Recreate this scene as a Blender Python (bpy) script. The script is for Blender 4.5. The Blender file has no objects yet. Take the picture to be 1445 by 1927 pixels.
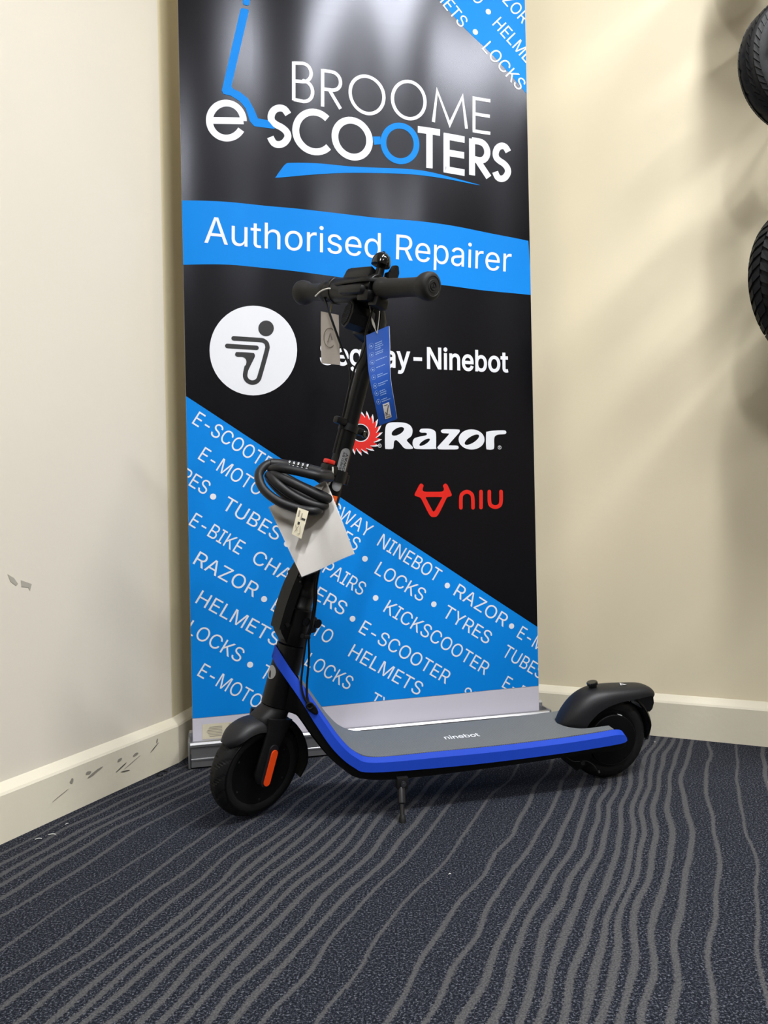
import bpy, bmesh, math, random
from mathutils import Vector, Matrix, noise
from mathutils.geometry import delaunay_2d_cdt

SC = bpy.context.scene
COL = SC.collection

# ---------------------------------------------------------------- camera
ROLL = 0.0205
cam = bpy.data.cameras.new('camera')
cam.sensor_fit = 'HORIZONTAL'
cam.sensor_width = 36.0
cam.lens = 1446.0 / 1445.0 * 36.0
cam.clip_start = 0.02
camo = bpy.data.objects.new('camera', cam)
COL.objects.link(camo)
_c, _s = math.cos(ROLL), math.sin(ROLL)
camo.matrix_world = Matrix(((_c, _s, 0, 0), (0, 0, -1, 0), (-_s, _c, 0, 0.55), (0, 0, 0, 1)))
SC.camera = camo

# ---------------------------------------------------------------- world, exposure, lights
w = bpy.data.worlds.new('world'); SC.world = w; w.use_nodes = True
w.node_tree.nodes['Background'].inputs[0].default_value = (0.9, 0.93, 1.0, 1)
w.node_tree.nodes['Background'].inputs[1].default_value = 0.08
SC.view_settings.view_transform = 'Standard'
SC.view_settings.look = 'None'
SC.view_settings.gamma = 1.0
SC.view_settings.use_curve_mapping = False
SC.view_settings.exposure = -0.12

CEIL = 2.72
# ceiling troffers of the shop: (x, y, size x, size y, turn, watts)
FIXTURES = [
    (0.56, 0.50, 0.13, 1.15, 0.25, 54.0),
    (1.50, 0.62, 0.13, 0.9, 1.134, 60.0),
    (-0.25, -1.5, 0.13, 1.15, 0.25, 52.0),
    (1.6, -1.7, 0.13, 1.15, 0.25, 36.0),
]
for i, (x, y, sx, sy, r, wt) in enumerate(FIXTURES):
    ld = bpy.data.lights.new('ceiling_lamp', 'AREA')
    ld.shape = 'RECTANGLE'; ld.size = sx; ld.size_y = sy; ld.energy = wt
    ld.color = (0.965, 0.98, 1.0)
    lo = bpy.data.objects.new('ceiling_lamp', ld)
    lo.location = (x, y, CEIL - 0.045); lo.rotation_euler = (0, 0, -r)
    COL.objects.link(lo)

# ---------------------------------------------------------------- materials
def rgb(r, g, b):
    f = lambda c: (c / 255.0 / 12.92) if c <= 10 else ((c / 255.0 + 0.055) / 1.055) ** 2.4
    return (f(r), f(g), f(b), 1.0)

def mat(name, col, rough=0.5, metal=0.0, spec=0.5, coat=0.0):
    m = bpy.data.materials.new(name); m.use_nodes = True
    b = m.node_tree.nodes['Principled BSDF']
    b.inputs['Base Color'].default_value = col
    b.inputs['Roughness'].default_value = rough
    b.inputs['Metallic'].default_value = metal
    b.inputs['Specular IOR Level'].default_value = spec
    b.inputs['Coat Weight'].default_value = coat
    return m

def nd(m, t, **kw):
    n = m.node_tree.nodes.new(t)
    for k, v in kw.items(): setattr(n, k, v)
    return n

def lk(m, a, b): m.node_tree.links.new(a, b)

def add_noise(m, scale=40, amt=0.15, bump=0.0, bscale=None, coord='Object', detail=4, rvar=0.0):
    """gentle value variation and fine relief, in object space"""
    nt = m.node_tree; b = nt.nodes['Principled BSDF']
    tc = nd(m, 'ShaderNodeTexCoord')
    n = nd(m, 'ShaderNodeTexNoise'); n.inputs['Scale'].default_value = scale; n.inputs['Detail'].default_value = detail
    lk(m, tc.outputs[coord], n.inputs['Vector'])
    c = tuple(b.inputs['Base Color'].default_value)
    mx = nd(m, 'ShaderNodeMix', data_type='RGBA')
    mx.inputs[6].default_value = tuple(v * (1 - amt) for v in c[:3]) + (1,)
    mx.inputs[7].default_value = tuple(min(1, v * (1 + amt)) for v in c[:3]) + (1,)
    lk(m, n.outputs['Fac'], mx.inputs[0]); lk(m, mx.outputs[2], b.inputs['Base Color'])
    if rvar:
        mr = nd(m, 'ShaderNodeMapRange'); r = b.inputs['Roughness'].default_value
        mr.inputs['To Min'].default_value = r - rvar; mr.inputs['To Max'].default_value = r + rvar
        lk(m, n.outputs['Fac'], mr.inputs['Value']); lk(m, mr.outputs[0], b.inputs['Roughness'])
    if bump:
        n2 = nd(m, 'ShaderNodeTexNoise'); n2.inputs['Scale'].default_value = bscale or scale * 6
        n2.inputs['Detail'].default_value = 3
        lk(m, tc.outputs[coord], n2.inputs['Vector'])
        bp = nd(m, 'ShaderNodeBump'); bp.inputs['Strength'].default_value = bump; bp.inputs['Distance'].default_value = 0.002
        lk(m, n2.outputs['Fac'], bp.inputs['Height']); lk(m, bp.outputs[0], b.inputs['Normal'])
    return m

M = {}
M['wall'] = add_noise(mat('cream_wall_paint', rgb(231, 223, 207), 0.55, spec=0.3), 3.0, 0.02, 0.12, 60)
M['wall_warm_lit'] = add_noise(mat('cream_wall_paint_warm_lit', rgb(240, 228, 198), 0.55, spec=0.3), 3.0, 0.02, 0.12, 60)  # same cream paint; the warmer lamp light here is put into the colour
M['kink'] = add_noise(mat('cream_wall_paint_light_tint', rgb(240, 228, 190), 0.5, spec=0.3), 3.0, 0.02, 0.1, 60)  # same cream; yellowish light and extra brightness put into the colour
M['skirt'] = add_noise(mat('cream_gloss_skirting', rgb(232, 224, 202), 0.42, spec=0.4), 14.0, 0.04, 0.15, 90)
M['shop'] = mat('shop_interior_grey_brown', rgb(120, 112, 102), 0.8)
M['ceil'] = mat('ceiling_white', rgb(232, 230, 224), 0.9)
M['film'] = mat('black_banner_film', rgb(11, 10, 13), 0.245, spec=0.42)
M['film'].node_tree.nodes['Principled BSDF'].inputs['Specular Tint'].default_value = (0.86, 0.88, 1.0, 1)
M['cyan'] = mat('cyan_print', rgb(0, 134, 228), 0.6, spec=0.16)
M['white_print'] = mat('white_print', rgb(238, 240, 246), 0.5, spec=0.3)
M['border'] = mat('banner_white_border', rgb(214, 210, 222), 0.55, spec=0.3)
M['red'] = mat('red_print', rgb(226, 36, 24), 0.5, spec=0.3)
M['red_deep'] = mat('saw_red_print', rgb(228, 44, 38), 0.5, spec=0.3)
M['darkprint'] = mat('charcoal_print', rgb(38, 38, 40), 0.45)
M['alu'] = add_noise(mat('brushed_aluminium', rgb(176, 176, 178), 0.36, 0.85), 50, 0.05)
M['alu_dark'] = mat('grey_plastic_cap', rgb(110, 110, 112), 0.5)
M['black'] = add_noise(mat('satin_black_plastic', rgb(17, 17, 18), 0.42, spec=0.3), 20, 0.08, 0.05, 700)
M['frame'] = add_noise(mat('black_painted_metal', rgb(7, 7, 8), 0.38, spec=0.25), 20, 0.06, 0.03, 600)
M['fender'] = add_noise(mat('matte_black_fender', rgb(25, 25, 28), 0.46, spec=0.33), 20, 0.06, 0.05, 900)
M['grip'] = add_noise(mat('grip_rubber', rgb(34, 33, 32), 0.62, spec=0.3), 30, 0.08, 0.1, 900)
M['rubber'] = add_noise(mat('tyre_rubber', rgb(17, 17, 18), 0.6, spec=0.28), 30, 0.1, 0.1, 500)
M['gloss'] = mat('gloss_black', rgb(12, 12, 13), 0.12, spec=0.6)
M['pit'] = mat('matte_dark', rgb(10, 10, 10), 0.8, spec=0.2)
M['blue'] = add_noise(mat('royal_blue_trim', rgb(25, 66, 184), 0.65, spec=0.2), 20, 0.03, 0.04, 800)
M['orange'] = mat('orange_reflector', rgb(240, 72, 10), 0.4)
M['orange_label'] = mat('orange_label', rgb(240, 96, 22), 0.5)
M['silver'] = mat('silver_label', rgb(158, 160, 163), 0.4, 0.25)
M['steel'] = mat('steel', rgb(150, 150, 150), 0.3, 1.0)
M['screw'] = mat('dark_screw', rgb(60, 60, 62), 0.35, 0.8)
M['red_button'] = mat('red_button', rgb(222, 42, 30), 0.4)
M['cable'] = add_noise(mat('grey_black_vinyl', rgb(26, 26, 28), 0.45, spec=0.33), 300, 0.12, 0.15, 900)
M['paper'] = add_noise(mat('white_card', rgb(240, 234, 226), 0.5), 12, 0.03)
M['greytag'] = add_noise(mat('translucent_grey_card', rgb(198, 190, 184), 0.4), 30, 0.04)
M['bluetag'] = mat('blue_card', rgb(34, 88, 186), 0.4)
M['tagtext'] = mat('pale_blue_print', rgb(160, 190, 235), 0.5)
M['label'] = add_noise(mat('cream_paper_label', rgb(222, 214, 188), 0.6), 60, 0.04)
M['ink'] = mat('black_ink', rgb(40, 38, 38), 0.6)
M['ink_soft'] = mat('faded_ink', rgb(150, 142, 128), 0.6)
M['string'] = mat('white_nylon_string', rgb(200, 198, 190), 0.5)
M['yellow_tie'] = mat('yellow_tie', rgb(150, 138, 60), 0.5)
M['scuff'] = mat('scuff_grey', rgb(150, 144, 132), 0.7)
M['scuff_dark'] = mat('scuff_dark', rgb(96, 92, 84), 0.8)
M['tape'] = mat('tape_residue', rgb(178, 172, 158), 0.6)
M['lint'] = mat('white_lint', rgb(210, 210, 205), 0.8)
M['decal'] = mat('silver_decal', rgb(190, 190, 192), 0.45)

def clear_mat():
    m = mat('clear_plastic', (1, 1, 1, 1), 0.12)
    nt = m.node_tree; b = nt.nodes['Principled BSDF']
    tr = nd(m, 'ShaderNodeBsdfTransparent'); gl = nd(m, 'ShaderNodeBsdfGlossy'); gl.inputs['Roughness'].default_value = 0.38
    fr = nd(m, 'ShaderNodeFresnel'); fr.inputs['IOR'].default_value = 1.4
    mx = nd(m, 'ShaderNodeMixShader')
    lk(m, fr.outputs[0], mx.inputs[0]); lk(m, tr.outputs[0], mx.inputs[1]); lk(m, gl.outputs[0], mx.inputs[2])
    lk(m, mx.outputs[0], nt.nodes['Material Output'].inputs['Surface'])
    nt.nodes.remove(b)
    return m
M['clear'] = clear_mat()

def mat_deck():
    """grey rubber mat with a fine flowing relief"""
    m = mat('grey_rubber_mat', rgb(92, 94, 96), 0.6, spec=0.35)
    b = m.node_tree.nodes['Principled BSDF']
    tc = nd(m, 'ShaderNodeTexCoord'); mp = nd(m, 'ShaderNodeMapping')
    mp.inputs['Rotation'].default_value = (0, 0, math.radians(-38))
    lk(m, tc.outputs['UV'], mp.inputs['Vector'])
    wv = nd(m, 'ShaderNodeTexWave'); wv.bands_direction = 'X'
    wv.inputs['Scale'].default_value = 95.0; wv.inputs['Distortion'].default_value = 7.0
    wv.inputs['Detail'].default_value = 0.5; wv.inputs['Detail Scale'].default_value = 0.35
    lk(m, mp.outputs[0], wv.inputs['Vector'])
    rp = nd(m, 'ShaderNodeValToRGB')
    rp.color_ramp.elements[0].position = 0.08; rp.color_ramp.elements[0].color = rgb(74, 78, 82)
    rp.color_ramp.elements[1].position = 0.35; rp.color_ramp.elements[1].color = rgb(114, 117, 118)
    lk(m, wv.outputs['Fac'], rp.inputs[0]); lk(m, rp.outputs[0], b.inputs['Base Color'])
    bp = nd(m, 'ShaderNodeBump'); bp.inputs['Strength'].default_value = 0.5; bp.inputs['Distance'].default_value = 0.001
    lk(m, wv.outputs['Fac'], bp.inputs['Height']); lk(m, bp.outputs[0], b.inputs['Normal'])
    return m
M['deck'] = mat_deck()

def mat_carpet():
    """loop-pile carpet: dark navy fleck with wavering grey lines; the lines follow the 'phase' attribute"""
    m = mat('carpet', rgb(40, 44, 58), 0.95, spec=0.1)
    b = m.node_tree.nodes['Principled BSDF']
    def math_(op, a, c=None, v=None):
        n = nd(m, 'ShaderNodeMath', operation=op)
        lk(m, a, n.inputs[0])
        if c is not None: lk(m, c, n.inputs[1])
        if v is not None: n.inputs[1].default_value = v
        return n.outputs[0]
    ph = nd(m, 'ShaderNodeAttribute', attribute_name='phase').outputs['Fac']
    sp = nd(m, 'ShaderNodeAttribute', attribute_name='spacing').outputs['Fac']
    wd = nd(m, 'ShaderNodeAttribute', attribute_name='halfwidth').outputs['Fac']
    tc = nd(m, 'ShaderNodeTexCoord')
    def noi(scale, detail=2, rough=0.5):
        n = nd(m, 'ShaderNodeTexNoise'); n.inputs['Scale'].default_value = scale; n.inputs['Detail'].default_value = detail
        n.inputs['Roughness'].default_value = rough
        lk(m, tc.outputs['Object'], n.inputs['Vector']); return n.outputs['Fac']
    fr = math_('ROUND', ph)
    d = math_('ABSOLUTE', math_('SUBTRACT', ph, fr))
    dm = math_('MULTIPLY', d, sp)
    edge = math_('MULTIPLY', math_('SUBTRACT', noi(260, 3, 0.7), v=0.5), v=0.011)
    dm = math_('ADD', dm, edge)
    rel = math_('SUBTRACT', dm, wd)
    st = nd(m, 'ShaderNodeMapRange'); st.inputs['From Min'].default_value = -0.0009; st.inputs['From Max'].default_value = 0.0009
    st.inputs['To Min'].default_value = 1; st.inputs['To Max'].default_value = 0
    lk(m, rel, st.inputs['Value'])
    fleck = nd(m, 'ShaderNodeValToRGB')
    e = fleck.color_ramp.elements
    e[0].position = 0.38; e[0].color = rgb(15, 17, 23)
    e[1].position = 0.68; e[1].color = rgb(122, 125, 134)
    x = e.new(0.53); x.color = rgb(34, 37, 47)
    lk(m, noi(330, 3, 0.85), fleck.inputs[0])
    line = nd(m, 'ShaderNodeValToRGB')
    e = line.color_ramp.elements
    e[0].position = 0.32; e[0].color = rgb(54, 55, 60)
    e[1].position = 0.68; e[1].color = rgb(101, 100, 100)
    lk(m, noi(420, 3, 0.7), line.inputs[0])
    mx = nd(m, 'ShaderNodeMix', data_type='RGBA')
    lk(m, st.outputs[0], mx.inputs[0]); lk(m, fleck.outputs[0], mx.inputs[6]); lk(m, line.outputs[0], mx.inputs[7])
    lk(m, mx.outputs[2], b.inputs['Base Color'])
    bp = nd(m, 'ShaderNodeBump'); bp.inputs['Strength'].default_value = 0.8; bp.inputs['Distance'].default_value = 0.003
    lk(m, noi(380, 3, 0.7), bp.inputs['Height']); lk(m, bp.outputs[0], b.inputs['Normal'])
    return m
M['carpet'] = mat_carpet()

# ---------------------------------------------------------------- helpers
def obj(name, bm, m, parent=None, smooth=True, auto=None, kind=None):
    me = bpy.data.meshes.new(name)
    bmesh.ops.recalc_face_normals(bm, faces=bm.faces) if auto != 'keep' else None
    bm.to_mesh(me); bm.free()
    me.materials.append(m)
    if smooth:
        me.shade_smooth()
        if auto != 'all': me.set_sharp_from_angle(angle=math.radians(38))
    o = bpy.data.objects.new(name, me); COL.objects.link(o)
    if parent: o.parent = parent
    if kind: o['kind'] = kind
    return o

def thing(name, label, cat, loc=(0, 0, 0), group=None, matrix=None):
    o = bpy.data.objects.new(name, None); COL.objects.link(o)
    o.empty_display_size = 0.05
    if matrix is not None: o.matrix_world = matrix
    else: o.location = loc
    o['label'] = label; o['category'] = cat
    if group: o['group'] = group
    return o

def tag(o, label, cat, group=None):
    o['label'] = label; o['category'] = cat
    if group: o['group'] = group
    return o

def V(*a): return Vector(a)

def box(bm, c, s, rot=None, bev=0.0, seg=2):
    r = bmesh.ops.create_cube(bm, size=1.0)
    vs = r['verts']
    mt = Matrix.Translation(Vector(c)) @ (rot.to_4x4() if rot is not None else Matrix()) @ Matrix.Diagonal((s[0], s[1], s[2], 1))
    bmesh.ops.transform(bm, matrix=mt, verts=vs)
    if bev:
        es = list({e for v in vs for e in v.link_edges})
        bmesh.ops.bevel(bm, geom=es, offset=bev, segments=seg, affect='EDGES', profile=0.5)

def loft(bm, rings, cap=True, closed=True, loop=False):
    vr = [[bm.verts.new(p) for p in r] for r in rings]
    n = len(vr[0]); m = len(vr)
    for i in range(m if loop else m - 1):
        A, B = vr[i], vr[(i + 1) % m]
        for j in range(n if closed else n - 1):
            k = (j + 1) % n
            bm.faces.new((A[j], A[k], B[k], B[j]))
    if cap and not loop and closed:
        bm.faces.new(vr[0][::-1]); bm.faces.new(vr[-1])
    return vr

def frame_of(d, up=Vector((0, 0, 1))):
    d = d.normalized()
    if abs(d.dot(up)) > 0.98: up = Vector((0, 1, 0))
    x = up.cross(d).normalized(); y = d.cross(x).normalized()
    return x, y, d

def lathe(bm, prof, org, axis, n=32, cap=True, xref=None):
    """prof: (distance along axis, radius)"""
    x, y, d = frame_of(Vector(axis)); o = Vector(org)
    if xref is not None:
        x = (Vector(xref) - d * Vector(xref).dot(d)).normalized(); y = d.cross(x)
    rings = [[o + d * t + (x * math.cos(2 * math.pi * k / n) + y * math.sin(2 * math.pi * k / n)) * max(r, 1e-5) for k in range(n)] for t, r in prof]
    return loft(bm, rings, cap)

def catmull(pts, k=8, closed=False):
    P = [Vector(p) for p in pts]; n = len(P); out = []
    for i in range(n if closed else n - 1):
        if closed: a, b, c, d = P[i - 1], P[i], P[(i + 1) % n], P[(i + 2) % n]
        else: a, b, c, d = P[max(i - 1, 0)], P[i], P[i + 1], P[min(i + 2, n - 1)]
        for j in range(k):
            t = j / k
            out.append(0.5 * ((2 * b) + (c - a) * t + (2 * a - 5 * b + 4 * c - d) * t * t + (3 * b - a - 3 * c + d) * t ** 3))
    if not closed: out.append(P[-1])
    return out

def tube(bm, pts, r, n=10, k=6, smooth=True, closed=False):
    P = catmull(pts, k, closed) if smooth else [Vector(p) for p in pts]
    rr = r if callable(r) else (lambda t: r)
    m = len(P); rings = []; x = None
    for i, p in enumerate(P):
        if closed: d = P[(i + 1) % m] - P[i - 1]
        else: d = P[min(i + 1, m - 1)] - P[max(i - 1, 0)]
        d.normalize()
        if x is None: x, y, _ = frame_of(d)
        else:
            x = (x - d * x.dot(d)).normalized(); y = d.cross(x)
        q = rr(i / max(m - 1, 1))
        rings.append([p + (x * math.cos(2 * math.pi * j / n) + y * math.sin(2 * math.pi * j / n)) * q for j in range(n)])
    loft(bm, rings, cap=not closed, loop=closed)

def fill2d(loops, closed_smooth=False):
    """triangulate outlines with holes -> (verts2d, tris)"""
    pts, faces = [], []
    for l in loops:
        faces.append(list(range(len(pts), len(pts) + len(l)))); pts += [Vector((p[0], p[1])) for p in l]
    vs, _, tris, _, _, _ = delaunay_2d_cdt(pts, [], faces, 1, 1e-6)
    keep = []
    for t in tris:
        c = (vs[t[0]] + vs[t[1]] + vs[t[2]]) / 3
        if winding(c, loops[0]) and not any(winding(c, h) for h in loops[1:]): keep.append(t)
    return [v.to_3d() for v in vs], keep

def winding(p, l):
    w_ = 0
    for i in range(len(l)):
        (x1, y1), (x2, y2) = l[i - 1], l[i]
        s_ = (x2 - x1) * (p[1] - y1) - (p[0] - x1) * (y2 - y1)
        if y1 <= p[1] < y2 and s_ > 0: w_ += 1
        elif y2 <= p[1] < y1 and s_ < 0: w_ -= 1
    return w_

def bez_loop(v, x, res=4):
    """closed Bezier loop (handle, point, handle ...) -> list of 2D points"""
    k = len(v) // 6; out = []
    for i in range(k):
        q, r = v[i * 6:i * 6 + 6], v[((i + 1) % k) * 6:((i + 1) % k) * 6 + 6]
        p0, p1, p2, p3 = (Vector(q[2:4]), Vector(q[4:6]), Vector(r[0:2]), Vector(r[2:4]))
        L = (p3 - p0).length
        if L < 1e-6: continue
        dd = (p3 - p0) / L
        straight = abs((p1 - p0).x * dd.y - (p1 - p0).y * dd.x) < 0.004 * max(L, .05) and abs((p2 - p0).x * dd.y - (p2 - p0).y * dd.x) < 0.004 * max(L, .05)
        n = 1 if straight else (res if L < 0.45 else res + 3)
        for j in range(n):
            t = j / n; u = 1 - t
            p = p0 * u ** 3 + p1 * 3 * u * u * t + p2 * 3 * u * t * t + p3 * t ** 3
            out.append((p.x + x, p.y))
    return out

def area2(l): return sum(l[i - 1][0] * l[i][1] - l[i][0] * l[i - 1][1] for i in range(len(l))) / 2
def inside(p, l):
    c = False
    for i in range(len(l)):
        (x1, y1), (x2, y2) = l[i - 1], l[i]
        if (y1 > p[1]) != (y2 > p[1]) and p[0] < (x2 - x1) * (p[1] - y1) / (y2 - y1) + x1: c = not c
    return c
def grow_loop(l, k):
    """push a closed loop sideways by k (outwards for outer loops, into the hole for holes)"""
    m = len(l); out = []
    for i in range(m):
        a, b, c = Vector(l[i - 1]), Vector(l[i]), Vector(l[(i + 1) % m])
        d1 = (b - a); d2 = (c - b)
        if d1.length < 1e-7 or d2.length < 1e-7: out.append(tuple(b)); continue
        d1.normalize(); d2.normalize()
        n1 = Vector((d1.y, -d1.x)); n2 = Vector((d2.y, -d2.x)); n = n1 + n2
        if n.length < 1e-4: out.append(tuple(b)); continue
        n.normalize(); c_ = max(0.4, n.dot(n1)); p = b + n * k / c_
        out.append((p.x, p.y))
    return out

def glyph_run(text, bold=0.0):
    """a text as flat triangles, cap height 1 (every outline filled on its own with its holes), and its width"""
    bm = bmesh.new(); x = 0.0
    for ch in text:
        if ch == ' ': x += 0.38; continue
        adv, sps = GLYPHS[ch]
        loops = [bez_loop([int(q) / 1000.0 for q in s.split()], x) for s in sps]
        big = max(loops, key=lambda l: abs(area2(l))); sg = 1 if area2(big) > 0 else -1
        outer = [l for l in loops if area2(l) * sg > 0]; holes = [l for l in loops if area2(l) * sg < 0]
        for o_ in outer:
            hs = [h for h in holes if inside(h[0], o_)]
            L = [grow_loop(l, bold * sg) if bold else l for l in [o_] + hs]
            vs, tris = fill2d(L)
            bv = [bm.verts.new(v) for v in vs]
            for t in tris:
                try: bm.faces.new([bv[i] for i in t])
                except ValueError: pass
        x += adv / 1000.0
    return bm, x

def ribbon(bm, pts, hw, closed=False, rnd=False, z=0.0):
    """flat stroke of half width hw along 2D points; mitred joins, optional round ends"""
    P = [Vector((p[0], p[1], 0)) for p in pts]
    Q = [P[0]]
    for p in P[1:]:
        if (p - Q[-1]).length > 1e-4: Q.append(p)
    if closed and (Q[0] - Q[-1]).length < hw * 0.6: Q.pop()
    P = Q; m = len(P); L = []; R = []
    for i, p in enumerate(P):
        a = P[i - 1] if (i or closed) else None
        b = P[(i + 1) % m] if (i < m - 1 or closed) else None
        d1 = (p - a).normalized() if a is not None else (b - p).normalized()
        d2 = (b - p).normalized() if b is not None else d1
        t = (d1 + d2)
        t = t.normalized() if t.length > 1e-6 else d1
        n = Vector((-t.y, t.x, 0)); c = max(0.45, n.dot(Vector((-d1.y, d1.x, 0))))
        L.append(bm.verts.new(p + n * hw / c)); R.append(bm.verts.new(p - n * hw / c))
    for i in range(m if closed else m - 1):
        j = (i + 1) % m
        bm.faces.new((L[i], R[i], R[j], L[j]))
    if rnd and not closed:
        for p, q, l, r in ((P[0], P[1], L[0], R[0]), (P[-1], P[-2], R[-1], L[-1])):
            d = (p - q).normalized(); a0 = math.atan2(-d.x * -1, 0)
            n = Vector((-d.y, d.x, 0))
            arc = [bm.verts.new(p + (n * math.cos(t) + d * math.sin(t)) * hw) for t in [math.pi * k / 8 for k in range(1, 8)]]
            s0, s1 = (l, r) if ((l.co - (p + n * hw)).length < (r.co - (p + n * hw)).length) else (r, l)
            bm.faces.new([s0] + arc + [s1])

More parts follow.
